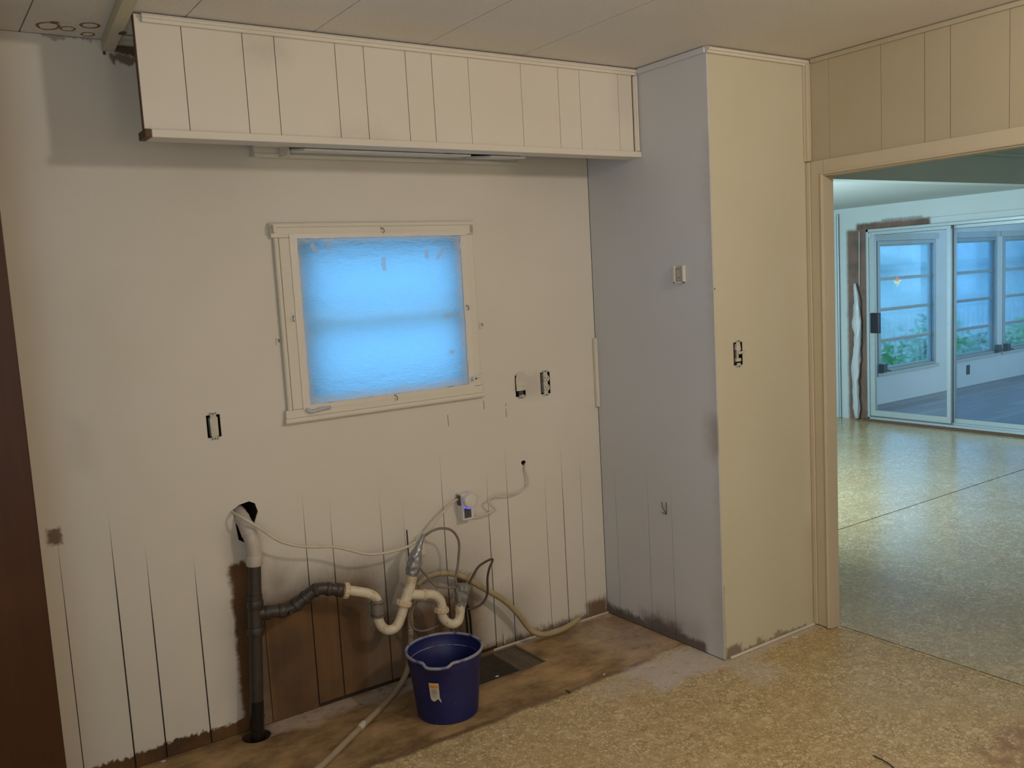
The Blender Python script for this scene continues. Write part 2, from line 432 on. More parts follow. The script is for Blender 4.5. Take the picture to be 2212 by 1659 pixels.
def hazy():
    t = NT('dusty_window_glass'); nt = t.t; nt.nodes.remove(t.b); out = [n for n in nt.nodes if n.type == 'OUTPUT_MATERIAL'][0]
    tp = t.n('ShaderNodeBsdfTransparent'); tp.inputs[0].default_value = (.93, .97, .98, 1)
    rf = t.n('ShaderNodeBsdfRefraction'); rf.inputs['Roughness'].default_value = .13; rf.inputs['IOR'].default_value = 1.12; rf.inputs[0].default_value = (.92, .97, .97, 1)
    tl = t.n('ShaderNodeBsdfTranslucent'); tl.inputs[0].default_value = (.86, .92, .90, 1)
    a = t.n('ShaderNodeMixShader'); a.inputs[0].default_value = .50; t.l.new(tp.outputs[0], a.inputs[1]); t.l.new(rf.outputs[0], a.inputs[2])
    n = t.noise(2.2, 4, .6); b = t.n('ShaderNodeMixShader'); t.l.new(t.m_('MULTIPLY', t.ss(n, .35, .7), .20), b.inputs[0]); t.l.new(a.outputs[0], b.inputs[1]); t.l.new(tl.outputs[0], b.inputs[2])
    t.l.new(b.outputs[0], out.inputs[0]); return t.m
M_haze = hazy()
M_glass2 = glass('tinted_glass', (.80, .87, .93))

# ------------------------------------------------------------------ setting: back (window) wall of grooved panelling
H = 2.30
GX = [(-2.16, .85, 0), (-2.01, .86, 1), (-1.912, .73, 1), (-1.766, .67, 1), (-1.55, .66, 0), (-1.376, .81, 1), (-1.276, .765, 1), (-1.078, .76, 1), (-.984, .72, 0),
      (-.809, .862, 1), (-.600, .754, 1), (-.504, .834, 1), (-.312, .70, 0), (-.219, .811, 1), (-.119, .786, 0)]
def board(u0, u1, z0, z1, gl, gr, fn, d0, d1, closed=False, ch=.0):
    """one panelling board between two grooves; gl/gr = (open height, gap) of its left/right groove"""
    L = [(u0+gl[1], z0), ]; Rr = [(u1-gr[1], z0)]
    pts = [(u0+gl[1], z0), (u1-gr[1], z0)]
    if gr[0] > z0 and gr[0] < z1: pts += [(u1-gr[1]*.85, z0+(gr[0]-z0)*.6), (u1, gr[0])]
    pts += [(u1 if gr[0] < z1 else u1-gr[1], z1), (u0 if gl[0] < z1 else u0+gl[1], z1)]
    if gl[0] > z0 and gl[0] < z1: pts += [(u0, gl[0]), (u0+gl[1]*.85, z0+(gl[0]-z0)*.6)]
    return MB().prism(pts, fn, d0, d1)
fx = lambda u, v, d: (u, d, v)      # wall parallel to x
fy = lambda u, v, d: (d, u, v)      # wall parallel to y

HOLES = dict(win=(-1.343, -.645, 1.10, 1.70), o1=(-1.682, -1.636, 1.042, 1.118), o2=(-.434, -.384, 1.030, 1.118), o3=(-.306, -.256, 1.026, 1.118))
def wallbox(b, y0=-.02, y1=.2): return MB().box(b[0], b[1], y0, y1, b[2], b[3])
def pipe_hole():
    pts = [(-1.625, .785), (-1.60, .80), (-1.565, .806), (-1.545, .795), (-1.537, .765), (-1.55, .735), (-1.565, .70), (-1.585, .66), (-1.612, .68), (-1.618, .74)]
    return MB().prism(pts, fx, -.02, .2)
def cable_hole():
    c = at(1131, 1000, 0); return MB().prism([(c.x+.012*math.cos(a)*(1+.2*math.sin(3*a)), c.z+.011*math.sin(a)) for a in [k*math.pi/5 for k in range(10)]], fx, -.02, .2)
wb = MB().box(-2.95, 1.2, .006, .10, -.05, H)
wall_back = struct('wall_back', wb, M_groove, 'kitchen wall with the taped-over window, patchily repainted panelling')
cut(wall_back, [wallbox((-1.343, -.645, 1.10, 1.70), 0, .2)])
for k in ('o1', 'o2', 'o3'):
    b = HOLES[k]; cut(wall_back, [MB().box(b[0]-.004, b[1]+.004, 0, .07, b[2]-.004, b[3]+.004)])
cut(wall_back, [pipe_hole(), cable_hole()])
edges = [(-2.95, 0, 0)] + GX + [(0.0, 0, 0)]
for i in range(len(edges)-1):
    a, b = edges[i], edges[i+1]
    ga = (a[1], .0014+.0010*a[2]) if a[1] else (-1, 0)
    gb = (b[1], .0014+.0010*b[2]) if b[1] else (-1, 0)
    if i == len(edges)-2: gb = (9, .0015)
    o = obj('board', board(a[0], b[0], .016 if -1.4 < a[0] < -.65 else .004, H, ga, gb, fx, 0, .006), M_back, wall_back)
    hs = []
    for k, q in HOLES.items():
        if q[0] < b[0] and q[1] > a[0]: hs.append(wallbox(q, -.05, .05))
    if -1.63 < b[0] and -1.53 > a[0]: hs.append(pipe_hole())
    if a[0] < -.40 < b[0] or a[0] < -.43 < b[0]: hs.append(cable_hole())
    if hs: cut(o, hs)
for x_, z0_, z1_ in ((-.761, .955, 1.0), (-.487, .955, .99), (-.592, 1.0, 1.035), (-.487, 1.0, 1.012)):
    obj('crack', MB().box(x_-.0009, x_+.0009, -.0004, .0005, z0_, z1_), M_groove, wall_back)
# dark void behind the pipe and cable holes
obj('wall_cavity', MB().box(-1.70, -1.45, .101, .19, .6, .9).box(-.50, -.33, .101, .15, .68, .82), M_black, wall_back)

# alcove side wall (left face of the pier), pier face, doorway wall
D, PW = .69, .561
ws = struct('wall_alcove', MB().box(.006, .12, -D+.006, 0.0, 0, H), M_groove, 'greyish side wall of the alcove, right of the window wall')
GY = [(0, -1, 0), (-.089, .758, .0016), (-.293, .764, .0018), (-.431, .687, .0016), (-.69, -1, 0)]
for i in range(4):
    a, b = GY[i], GY[i+1]
    # u runs downwards in y
    o = board(b[0], a[0], .004, H, (b[1], b[2]), (a[1] if i else 9, a[2] if i else .0015), fy, 0, .0062)
    obj('board', o, M_side, ws)
wp = struct('wall_pier', MB().box(.0066, PW, -D+.0, -D+.10, 0.0, H), M_pier, 'cream front face of the pier between alcove and doorway')
wp.location.y += 0
cut(wp, [MB().box(.100, .150, -.75, -.635, 1.138, 1.226)])
# doorway wall (kitchen side) : header boards above opening
wd = MB().box(PW+.006, PW+.036, -.760, 0.0, 0, 1.85)
wd.box(PW+.006, PW+.036, -2.05, 0.0, 1.85, H)
wd.box(PW+.006, PW+.036, -4.6, -2.05, 0, H)
wall_door = struct('wall_doorway', wd, M_groove, 'panelled wall with the cased opening into the next room')
GD = [-.69, -.793, -1.014, -1.183, -1.276, -1.474, -1.60, -1.75, -1.92, -2.05]
for i in range(len(GD)-1):
    g = .0006 if i not in (2, 3, 4) else .0012
    obj('board', MB().prism([(GD[i+1]+g, 1.87), (GD[i]-g, 1.87), (GD[i]-g, H), (GD[i+1]+g, H)], fy, PW, PW+.006), M_door, wall_door)
obj('board', MB().prism([(-4.6, .002), (-2.052, .002), (-2.052, H), (-4.6, H)], fy, PW, PW+.006), M_door, wall_door)
# the next-room face of that wall
obj('rear_panel', MB().box(PW+.036, PW+.042, -.760, .0, 0, H).box(PW+.036, PW+.042, -4.6, -2.05, 0, H).box(PW+.036, PW+.042, -2.05, -.760, 1.85, H), M_trim_rear, wall_door)

# door casing and jamb
dc = struct('door_1', MB().box(PW-.014, PW, -.7690, -.712, 0.004, 1.905, .003), M_casing, 'cream casing and jamb of the opening to the next room')
obj('casing', MB().box(PW-.014, PW, -2.12, -.7692, 1.849, 1.905, .003), M_casing, dc)
obj('casing', MB().box(PW-.014, PW, -2.12, -2.054, 0.004, 1.8485, .003), M_casing, dc)
obj('casing_bead', MB().tube([(PW-.014, -.7625, .004), (PW-.014, -.7625, 1.853)], .006, 8).tube([(PW-.014, -.7625, 1.853), (PW-.014, -2.06, 1.853)], .006, 8), M_casing, dc, True)
obj('jamb', MB().box(PW-.010, PW+.046, -.7735, -.7605, 0.002, 1.842, .001), M_casing, dc)
obj('jamb', MB().box(PW-.010, PW+.046, -2.053, -2.038, 0.002, 1.842, .001), M_casing, dc)
obj('head_jamb', MB().box(PW-.010, PW+.046, -2.053, -.7605, 1.8425, 1.8525, .001), M_casing, dc)

# kitchen walls outside the view
struct('wall_left', MB().box(-2.97, -2.93, -4.6, 0, 0, H), M_trim, 'plain kitchen wall on the left, outside the view')
struct('wall_front', MB().box(-2.97, PW+.1, -4.64, -4.6, 0, H), M_trim, 'plain kitchen wall behind the camera')

# trims
def quarter(name, pts, r, mt=M_trim, label=None):
    """two stacked round beads along a line"""
    o = struct(name, MB().tube(pts, r, 10), mt, label, smooth=True); return o
t1 = struct('trim_1', MB().box(PW-.024, PW-.0005, -.7115, -.6905, 1.906, H-.012, .004), M_casing, 'narrow corner moulding above the doorway casing')
obj('bead', MB().tube([(PW-.021, -.694, 1.91), (PW-.021, -.694, H-.02)], .006, 8), M_casing, t1, True)
t1b = struct('trim_2', MB().box(PW-.018, PW-.0005, -.7115, -.6905, .004, 1.904, .004), M_casing, 'narrow corner moulding beside the doorway casing')
t2 = struct('trim_3', MB().box(-.004, PW-.002, -D-.014, -D-.0005, H-.026, H-.0035, .003), M_trim, 'small crown moulding on top of the pier face')
obj('bead', MB().tube([(-.004, -D-.016, H-.012), (PW-.004, -D-.016, H-.012)], .006, 8), M_trim, t2, True)
t3 = struct('trim_4', MB().box(-.012, -.0005, -D+.0, -.337, H-.024, H-.0035, .003), M_side, 'small crown moulding on top of the alcove wall')
struct('trim_5', MB().box(PW-.012, PW-.0005, -2.1, -.716, H-.020, H-.0035, .003), M_door, 'small crown moulding above the doorway header')
t6 = struct('trim_6', MB().box(-.0185, -.0008, -.0165, -.0008, .938, 1.238, .003), M_trim, 'short piece of corner moulding on the inside corner of the alcove')
obj('bead', MB().tube([(-.013, -.015, .942), (-.013, -.015, 1.234)], .005, 8), M_trim, t6, True)

# ceiling
ce = struct('ceiling', MB().box(-2.97, PW+.035, -4.64, .1, H+.006, H+.04), M_groove, 'textured ceiling in wide panels with straight seams')
xs = [-2.93, -2.511, -2.105, -1.719, -1.333, -.945, -.555, -.149, .257, PW]
xs = [-2.93, -2.50, -2.105, -1.720, -1.335, -.943, -.553, -.149, .257, PW]
for i in range(len(xs)-1):
    g = .0018 if i < 6 else .0004
    g0 = .0018 if i <= 6 and i > 0 else .0004
    yend = -.004
    for y0, y1 in ((-4.6, -2.1), (-2.0985, yend)):
        if xs[i+1] > .1:      # behind the pier the tiles stop at its face
            pass
        o = obj('ceiling_tile', MB().box(xs[i]+g0, xs[i+1]-g, y0, y1, H, H+.006), M_ceil, ce)
st = MB()
def ring(cx, cy, rx, ry, w):
    V = []
    n = 28
    for k in range(n):
        a = 2*math.pi*k/n; j = 1+.10*mnoise.noise((cx*9+math.cos(a), cy*9+math.sin(a), 0))
        ww = w*(1+.5*mnoise.noise((cx*30+2*math.cos(a), 5+2*math.sin(a), 2)))
        V.append((st.bm.verts.new((cx+rx*j*math.cos(a), cy+ry*j*math.sin(a), H-.0006)), st.bm.verts.new((cx+(rx*j-ww)*math.cos(a), cy+(ry*j-ww)*math.sin(a), H-.0006))))
    for k in range(n): st.bm.faces.new((V[k][0], V[(k+1) % n][0], V[(k+1) % n][1], V[k][1]))
def ceilpt(px, py): return fl(px, py, H)
for (px, py, rx, ry, w) in ((104, 56, .032, .040, .008), (146, 62, .022, .024, .006), (194, 55, .028, .030, .008), (190, 74, .020, .024, .006)):
    c = ceilpt(px, py); ring(c.x, c.y, rx, ry, w)
c = ceilpt(118, 48); ring(c.x, c.y, .013, .010, .009)
obj('water_stain', st, M_stain, ce, recalc=False)

# batten on the ceiling at the soffit's left end
bt = thing('ceiling_batten', (-1.87, -.6, H), 'pale greenish wooden batten fixed to the ceiling left of the valance', 'batten')
bt.location = (-1.866, -.002, H-.044)
obj('strip', MB().prism([(-1.886, -.003), (-2.010, -1.5), (-1.974, -1.5), (-1.852, -.003)], lambda u, v, d: (u, v, d), H-.034, H-.001), M_pale, bt)
c = ceilpt(266, 52)
sp = MB(); sp.bm.faces.new([sp.bm.verts.new((-1.8705+.010*math.cos(a)-.0017*math.sin(a)*1, -.22+.022*math.sin(a), H-.0345)) for a in [k*math.pi/6 for k in range(12)]])
obj('bare_patch', sp, M_rawwood, bt, recalc=False)
obj('nail_block', MB().box(-1.884, -1.876, -.004, -.001, H-.044, H-.0345, .0005), M_rawwood, bt)
fs = thing('furring_strip', (-1.82, -.01, H-.02), 'short pale strips left between batten and valance under the ceiling edge', 'wood strip')
obj('strip', MB().box(-1.846, -1.70, -.030, -.004, H-.014, H-.002, .002), M_pale, fs)
obj('strip', MB().box(-1.846, -1.70, -.085, -.055, H-.012, H-.002, .002), M_pale, fs)

# ------------------------------------------------------------------ valance (soffit) of vertical boards
SY = -.32
va = thing('valance', (-.92, SY, 1.96), 'long boarded valance hanging under the ceiling above the window', 'valance')
SG = [-1.860, -1.735, -1.560, -1.463, -1.267, -1.169, -1.019, -.9205, -.776, -.5555, -.387, -.2865, -.095, -.024]
for i in range(len(SG)-1):
    g0 = (.0013 if 0 < i < 8 else .0009) if i else 0
    g1 = .0013 if i+1 < 8 else .0009
    obj('board', MB().prism([(SG[i]+g0, 1.982), (SG[i+1]-(g1 if i < len(SG)-2 else 0), 1.982), (SG[i+1]-(g1 if i < len(SG)-2 else 0), H-.006), (SG[i]+g0, H-.006)], fx, SY, SY+.006), M_soffit, va)
obj('backing', MB().box(-1.857, -.002, SY+.0065, SY+.018, 1.983, H-.006), M_rawwood, va)
obj('edge_strip', MB().box(-1.8625, -1.8602, SY+.001, SY+.018, 1.983, H-.006), M_rawwood, va)
obj('lip', MB().box(-1.846, -.001, SY-.018, SY+.062, 1.959, 1.9812, .0025), M_soffit, va)
obj('lip_end', MB().box(-1.864, -1.8465, SY-.0175, SY+.062, 1.959, 1.9812, .001), M_rawwood, va)
cr = obj('crown', MB().box(-1.842, -.002, SY-.012, SY-.0005, H-.028, H-.0035, .003), M_soffit, va)
obj('bead', MB().tube([(-1.842, SY-.013, H-.013), (-.004, SY-.013, H-.013)], .0055, 8), M_soffit, cr, True)
obj('end_post', MB().box(-.0225, -.002, SY-.012, SY-.0005, 1.982, H-.030, .003), M_soffit, va)
obj('end_bead', MB().tube([(-.012, SY-.013, 1.983), (-.012, SY-.013, H-.031)], .0055, 8), M_soffit, va, True)

# light cover under the valance, and ledge with vent on the wall
lc = thing('light_cover', (-.94, -.03, 1.955), 'long painted ledge and light cover on the wall under the valance', 'light cover')
obj('ledge', MB().box(-1.458, -.405, -.045, -.0008, 1.962, 1.998, .003), M_trim, lc)
obj('lower_lip', MB().box(-1.458, -.405, -.052, -.0465, 1.957, 1.970, .002), M_trim, lc)
obj('bracket', MB().box(-1.458, -1.372, -.13, -.055, 1.988, 1.999, .002).box(-1.376, -1.368, -.13, -.055, 1.955, 1.999), M_trim, lc)
obj('sloping_panel', MB().prism([(-.250, 1.958), (-.246, 1.952), (-.060, 1.974), (-.060, 1.982)], lambda u, v, d: (d, u, v), -1.364, -.74), M_white, lc)
obj('sloping_panel', MB().prism([(-.250, 1.958), (-.246, 1.952), (-.060, 1.974), (-.060, 1.982)], lambda u, v, d: (d, u, v), -.655, -.50), M_white, lc)
vt = obj('vent', MB().box(-.738, -.410, -.250, -.058, 1.990, 1.998), M_black, lc)
for k in range(22):
    x = -.728+k*.0145
    obj('slat', MB().box(x, x+.006, -.248, -.060, 1.984, 1.9895), M_aludark, vt)

# ------------------------------------------------------------------ kitchen window
wn_ = thing('window_1', (-1.0, 0, 1.053), None, None)
wn_['kind'] = 'structure'; wn_['label'] = 'small kitchen window glowing blue behind taped masking film'
# casing
obj('head_casing', MB().box(-1.415, -.603, -.020, -.0008, 1.694, 1.728, .002), M_trim, wn_)
obj('head_bead', MB().tube([(-1.417, -.012, 1.736), (-.601, -.012, 1.736)], .0095, 12), M_trim, wn_, True)
obj('side_casing', MB().box(-1.388, -1.345, -.019, -.0008, 1.101, 1.6935, .002), M_trim, wn_)
obj('side_bead', MB().tube([(-1.397, -.011, 1.101), (-1.397, -.011, 1.693)], .009, 12), M_trim, wn_, True)
obj('side_casing', MB().box(-.643, -.605, -.012, -.0008, 1.101, 1.6935, .002), M_trim, wn_)
obj('sill_casing', MB().box(-1.415, -.603, -.020, -.0008, 1.072, 1.1005, .002), M_trim, wn_)
obj('sill_bead', MB().tube([(-1.417, -.014, 1.062), (-.601, -.014, 1.062)], .0105, 12), M_trim, wn_, True)
# sash behind
sa = obj('sash', MB().box(-1.343, -1.29, .055, .085, 1.10, 1.70).box(-.698, -.645, .055, .085, 1.10, 1.70).box(-1.29, -.698, .055, .085, 1.66, 1.70).box(-1.29, -.698, .055, .085, 1.10, 1.14), M_white, wn_)
obj('meeting_rail', MB().box(-1.29, -.698, .028, .060, 1.378, 1.418), M_white, sa)
obj('pane', MB().box(-1.29, -.698, .068, .072, 1.14, 1.375), M_glass, wn_)
obj('pane', MB().box(-1.29, -.698, .068, .072, 1.42, 1.66), M_glass, wn_)
# masking film, slightly slack and wrinkled
mf = None
def filmf(u, v):
    x = -1.340+u*.690; z = 1.110+v*.590
    e = min(u, 1-u, v, 1-v)
    amp = min(1, e*9)
    y = -.0035-.0*amp
    y += amp*(.0035*mnoise.noise((x*7, z*7, 0))+.0022*mnoise.noise((x*22, z*40, 3)))
    if v > .70: y += amp*.0034*(v-.70)/.3*mnoise.noise((x*26+3*mnoise.noise((x*9, z*9, 1)), z*105, 7))
    k1 = min(u*1.0, 1-u)+(1-v)
    if k1 < .28: y -= .004*(1-k1/.28)*(1+math.sin((z+(x if u < .5 else -x))*150))
    jag = .004*mnoise.noise((x*25, z*25, 9))
    if e < .001: x += jag; z += jag
    return (x, y-.0195 if False else y-.006, z)
mask = MB().grid(110, 96, filmf)
mo = obj('masking_film', mask, M_film, None, 'all', origin=(-1.0, -.0075, 1.11), recalc=False)
tag(mo, 'translucent wrinkled plastic masking film over the kitchen window', 'plastic film')
# film margin lying over the casing
fm = MB()
def strip(x0, x1, z0, z1, nx, nz, y=-.0215, s=0):
    def f(u, v):
        x = x0+(x1-x0)*u; z = z0+(z1-z0)*v
        return (x+.003*mnoise.noise((z*30, s, 1))*(1 if (u in (0, 1)) else 0), y-.0015*abs(mnoise.noise((x*40, z*40, s))), z+.003*mnoise.noise((x*30, s, 2))*(1 if v in (0, 1) else 0))
    fm.grid(nx, nz, f)
def mtape(name):
    t = NT(name); t.set('Base Color', (.76, .72, .65, 1)).set('Roughness', .45); t.bump(t.noise(60, 3), .3, .002); return t.m
M_mtape = mtape('painted_film_margin')
strip(-1.352, -1.325, 1.095, 1.705, 6, 50, s=1); strip(-.664, -.638, 1.095, 1.700, 6, 50, s=2, y=-.0145)
strip(-1.352, -.640, 1.690, 1.706, 60, 4, s=3, y=-.0225); strip(-1.352, -.640, 1.094, 1.112, 60, 4, s=4)
obj('film_margin', fm, M_mtape, mo, 'all', recalc=False)
# tape strips on the film
def tape(px, py, w, h, ang, bend=0):
    c = at(px, py, -.012); mb = MB(); ca, sa_ = math.cos(ang), math.sin(ang)
    def f(u, v):
        a = (u-.5)*w; b = (v-.5)*h; a += bend*(v-.5)**2
        return (c.x+a*ca-b*sa_, -.0135-.001*math.sin(v*3), c.z+a*sa_+b*ca)
    mb.grid(2, 8, f)
    o = obj('tape_strip', mb, M_tstrip, mo, 'all', recalc=False); return o
t = NT('tape_on_film'); t.set('Base Color', (.70, .72, .72, 1)).set('Roughness', .4)
_tr = t.n('ShaderNodeBsdfTranslucent'); _tr.inputs[0].default_value = (.72, .86, .92, 1); _mx = t.n('ShaderNodeMixShader'); _mx.inputs[0].default_value = .55
t.l.new(t.b.outputs[0], _mx.inputs[1]); t.l.new(_tr.outputs[0], _mx.inputs[2]); t.l.new(_mx.outputs[0], [n for n in t.t.nodes if n.type == 'OUTPUT_MATERIAL'][0].inputs[0])
M_tstrip = t.m
tape(677, 537, .016, .038, .55, .02); tape(709, 531, .015, .030, -.1, .02); tape(828, 570, .018, .050, 0, .015)
tape(921, 549, .016, .034, -.08, .01); tape(951, 547, .014, .058, -.7, .01); tape(968, 682, .044, .014, 0, .0); tape(976, 760, .022, .016, 0, 0)
# bunched bit of film at lower left
def crumple(name, pts, r, mt, parent, label=None, seed=0, seg=14):
    mb = MB(); P = cat(pts, 5)
    mb.tube(P, r, seg, True, rf=lambda t_, i: (lambda q: (r[0]+(r[1]-r[0])*t_ if isinstance(r, tuple) else r)*(.55+.8*abs(mnoise.noise((math.cos(q)*1.7, math.sin(q)*1.7, i*.45+seed))))))
    return obj(name, mb, mt, parent, 'all')
crumple('film_scrap', [at(661, 884, -.024), at(675, 889, -.032), at(690, 884, -.028), at(703, 882, -.034), at(714, 880, -.026)], .008, M_film2, mo, seed=3)
# hooks, brackets, crank
def hook(px, py, y, turn=1):
    c = at(px, py, y)
    pts = [c+Vector((0, .012, .008)), c+Vector((0, -.004, .008)), c+Vector((.004*turn, -.010, .003)), c+Vector((.006*turn, -.010, -.006)), c+Vector((.001*turn, -.010, -.011))]
    o = obj('cup_hook', MB().tube(cat(pts, 4), .0015, 6), M_steel, wn_, True); return o
hook(824, 497, -.022); hook(853, 858, -.023); hook(1007, 664, -.014); hook(634, 688, -.021, -1)
for px, py in ((592, 493), (1021, 493)):
    c = at(px, py, -.026); obj('blind_bracket', MB().box(c.x-.008, c.x+.006, -.030, -.0205, c.z-.016, c.z+.014, .001).box(c.x-.008, c.x-.005, -.042, -.028, c.z-.016, c.z+.010), M_trim, wn_)
c = at(1021, 817, -.02); c2 = at(1045, 808, -.045)
ck = obj('crank', MB().tube([c+Vector((0, .012, 0)), c+Vector((0, -.018, 0))], .007, 10).tube(cat([c+Vector((0, -.016, 0)), (c+c2)/2+Vector((0, -.01, 0)), c2], 4), .0045, 8), M_white, wn_, True)
obj('crank_screw', MB().tube([c+Vector((.003, -.017, 0)), c+Vector((.003, -.022, 0))], .0035, 8), M_black, ck)
# little screws / hold-back marks beside the window
for px, py, r in ((599, 737, 1), (1038, 703, 1)):
    c = at(px, py, 0); hb = thing('curtain_bracket', c, 'tiny painted-over curtain bracket %s of the kitchen window' % ('left' if px < 800 else 'right'), 'bracket', None)
    obj('plate', MB().box(c.x-.005, c.x+.007, -.004, -.0005, c.z-.014, c.z+.014, .001), M_trim, hb)
    obj('prong', MB().tube([c+Vector((.001, -.002, .006)), c+Vector((.001, -.014, .006)), c+Vector((.001, -.014, -.004))], .0015, 6), M_rawwood, hb)

# ------------------------------------------------------------------ wall devices
def outlet(cx, cz, w, h, label, style, axis_y=-0.0008, face='x'):
    r = thing('wall_outlet' if style != 'switch' else 'wall_switch', (cx, 0 if face == 'x' else 0, cz-h/2), label, 'outlet' if style != 'switch' else 'switch')
    y0 = axis_y
    # metal box let into the wall
    bx = MB(); t_ = .0015
    bx.box(cx-w/2, cx-w/2+t_, y0+.001, y0+.045, cz-h/2, cz+h/2).box(cx+w/2-t_, cx+w/2, y0+.001, y0+.045, cz-h/2, cz+h/2)
    bx.box(cx-w/2, cx+w/2, y0+.001, y0+.045, cz-h/2, cz-h/2+t_).box(cx-w/2, cx+w/2, y0+.001, y0+.045, cz+h/2-t_, cz+h/2).box(cx-w/2, cx+w/2, y0+.045, y0+.047, cz-h/2, cz+h/2)
    obj('box', bx, M_black, r)
    for s in (-1, 1):
        yk = MB(); z = cz+s*(h/2+.002)
        yk.box(cx-.010, cx+.010, y0-.0022, y0-.0004, min(z-s*.010, z+s*.006), max(z-s*.010, z+s*.006), .0006)
        yk.box(cx-.015, cx-.006, y0-.0022, y0-.0004, min(z, z+s*.007), max(z, z+s*.007), .0006).box(cx+.006, cx+.015, y0-.0022, y0-.0004, min(z, z+s*.007), max(z, z+s*.007), .0006)
        obj('mounting_strap', yk, M_ivory, r)
    for s in (-1, 1):
        obj('screw', MB().tube([(cx, y0-.0015, cz+s*(h/2+.004)), (cx, y0-.0045, cz+s*(h/2+.004))], .0028, 10), M_steel, r)
    if style == 'blank':
        pts = [(-.012, -h*.46), (.013, -h*.46), (.0135, .030), (.006, h*.44), (-.006, h*.44), (-.0135, .026)]
        obj('device_face', MB().prism([(cx+a, cz+b) for a, b in pts], fx, y0-.006, y0+.02).bevel(.002), M_ivory, r)
    elif style == 'duplex':
        body = MB().box(cx-.010, cx+.012, y0-.001, y0+.02, cz-h*.46, cz+h*.46, .001)
        obj('device_body', body, M_ivory, r)
        for s in (1, -1):
            cc = cz+s*.0195; pts = []
            for k in range(20):
                a = 2*math.pi*k/20; pts.append((cx+.002+.0150*math.cos(a), cc+max(-.0125, min(.0125, .0155*math.sin(a)))))
            rc = obj('socket_face', MB().prism(pts, fx, y0-.006, y0-.0005), M_ivory, r)
            obj('slot', MB().box(cx-.006, cx-.004, y0-.0066, y0-.006, cc-.001, cc+.007).box(cx+.007, cx+.009, y0-.0066, y0-.006, cc-.001, cc+.007).tube([(cx+.002, y0-.006, cc-.007), (cx+.002, y0-.0066, cc-.007)], .0025, 8), M_black, rc)
    return r
for k, st_, lb in (('o1', 'blank', 'uncovered wall outlet with blank painted face, left of the window'), ('o3', 'duplex', 'uncovered duplex socket in a black opening, nearest the alcove corner')):
    q = HOLES[k]; outlet((q[0]+q[1])/2, (q[2]+q[3])/2, q[1]-q[0]-.001, q[3]-q[2]-.001, lb, st_)
# box covered with torn paper
q = HOLES['o2']; cx, cz = (q[0]+q[1])/2, (q[2]+q[3])/2
po = outlet(cx, cz, q[1]-q[0]-.001, q[3]-q[2]-.001, 'wall outlet masked with torn painted-over paper, beside the duplex socket', 'none')
def pf(u, v):
    x = cx-.027+.056*u; z = cz-.018+.072*v
    r_ = math.hypot((u-.5)*2, max(0, v-.55)*2)
    if r_ > 1: x = cx+.001+(x-cx-.001)/r_
    return (x, -.007-.004*abs(mnoise.noise((x*60, z*45, 4)))-.006*(1-v)*(1-abs(u-.5)), z)
obj('paper_cover', MB().grid(14, 14, pf), M_ivory, po, 'all', recalc=False)
obj('device_face', MB().box(cx-.011, cx+.011, -.004, .012, cz-.038, cz-.014, .002), M_aludark, po)
obj('torn_flap', MB().grid(8, 4, lambda u, v: (cx-.018+.036*u, -.010-.006*v, cz-.046+.012*v*math.sin(u*3.14))), M_ivory, po, 'all', recalc=False)
# switch on pier face
so = outlet(.125, 1.182, .049, .087, 'uncovered light switch in a black opening on the cream pier face', 'switch', axis_y=-D-.0008)
obj('switch_body', MB().prism([(.112, 1.196), (.131, 1.190), (.139, 1.196), (.135, 1.218), (.115, 1.220)], fx, -D-.004, -D+.02).bevel(.001).box(.112, .139, -D-.003, -D+.02, 1.152, 1.164, .001).box(.118, .126, -D-.0025, -D+.02, 1.160, 1.198, .001), M_ivory, so)
obj('lever', MB().tube([(.126, -D-.003, 1.184), (.142, -D-.024, 1.190)], [.006, .003], 8), M_ivory, so)
# thermostat-like plate on alcove wall
cA, cB = at(1459, 575, -.501), None
th = thing('thermostat', (0, -.527, 1.462), 'small white open-fronted thermostat base on the alcove side wall', 'thermostat')
y0, y1, z0, z1 = -.554, -.500, 1.460, 1.526
tb = MB().box(-.004, -.0008, y0, y1, z0, z1).box(-.014, -.004, y0, y0+.008, z0, z1, .001).box(-.014, -.004, y1-.008, y1, z0, z1, .001).box(-.014, -.004, y0, y1, z0, z0+.006, .001)
obj('base', tb, M_white, th)
obj('face', MB().box(-.011, -.005, -.541, -.515, 1.468, 1.524, .0015), M_pvc2, th)
for z in (1.480, 1.514): obj('screw', MB().tube([(-.0105, -.528, z), (-.0125, -.528, z)], .0022, 8), M_steel, th)
# filled patch outline on pier corner
pt = thing('patch_plate', (.006, -D, 1.29), 'thin painted-over patch on the corner of the pier face above the switch', 'plate')
obj('plate', MB().box(-.0005, .021, -D-.0018, -D-.0005, 1.292, 1.444, .0006), M_pier, pt)
obj('nail', MB().tube([(.006, -D-.0015, 1.433), (.006, -D-.003, 1.433)], .003, 8), M_steel, pt)
# small hook-shaped fitting on alcove wall
c = Vector((0, -.392, .553))
hf = thing('wall_staple', c, 'small dark bent staple on the lower alcove side wall', 'staple')
obj('wire', MB().tube([(-.002, -.378, .530), (-.003, -.4035, .528), (-.003, -.4045, .578)], .0014, 6).tube([(-.003, -.4035, .528), (-.003, -.380, .557), (-.003, -.379, .575)], .0012, 6), M_absdark, hf)

# blank round-port cover plate low on the wall
cp = thing('cover_plate', (-.938, 0, .47), 'painted cover plate with round port behind the duct-taped pipe', 'cover plate')
obj('plate', MB().box(-.973, -.903, -.006, -.0006, .472, .584, .002), M_trim, cp)
obj('port', MB().tube([(-.931, -.0055, .545), (-.931, -.012, .545)], .0155, 20), M_trim, cp, True)
obj('shadow_edge', MB().box(-.9765, -.9735, -.0025, -.0006, .472, .584), M_groove, cp)

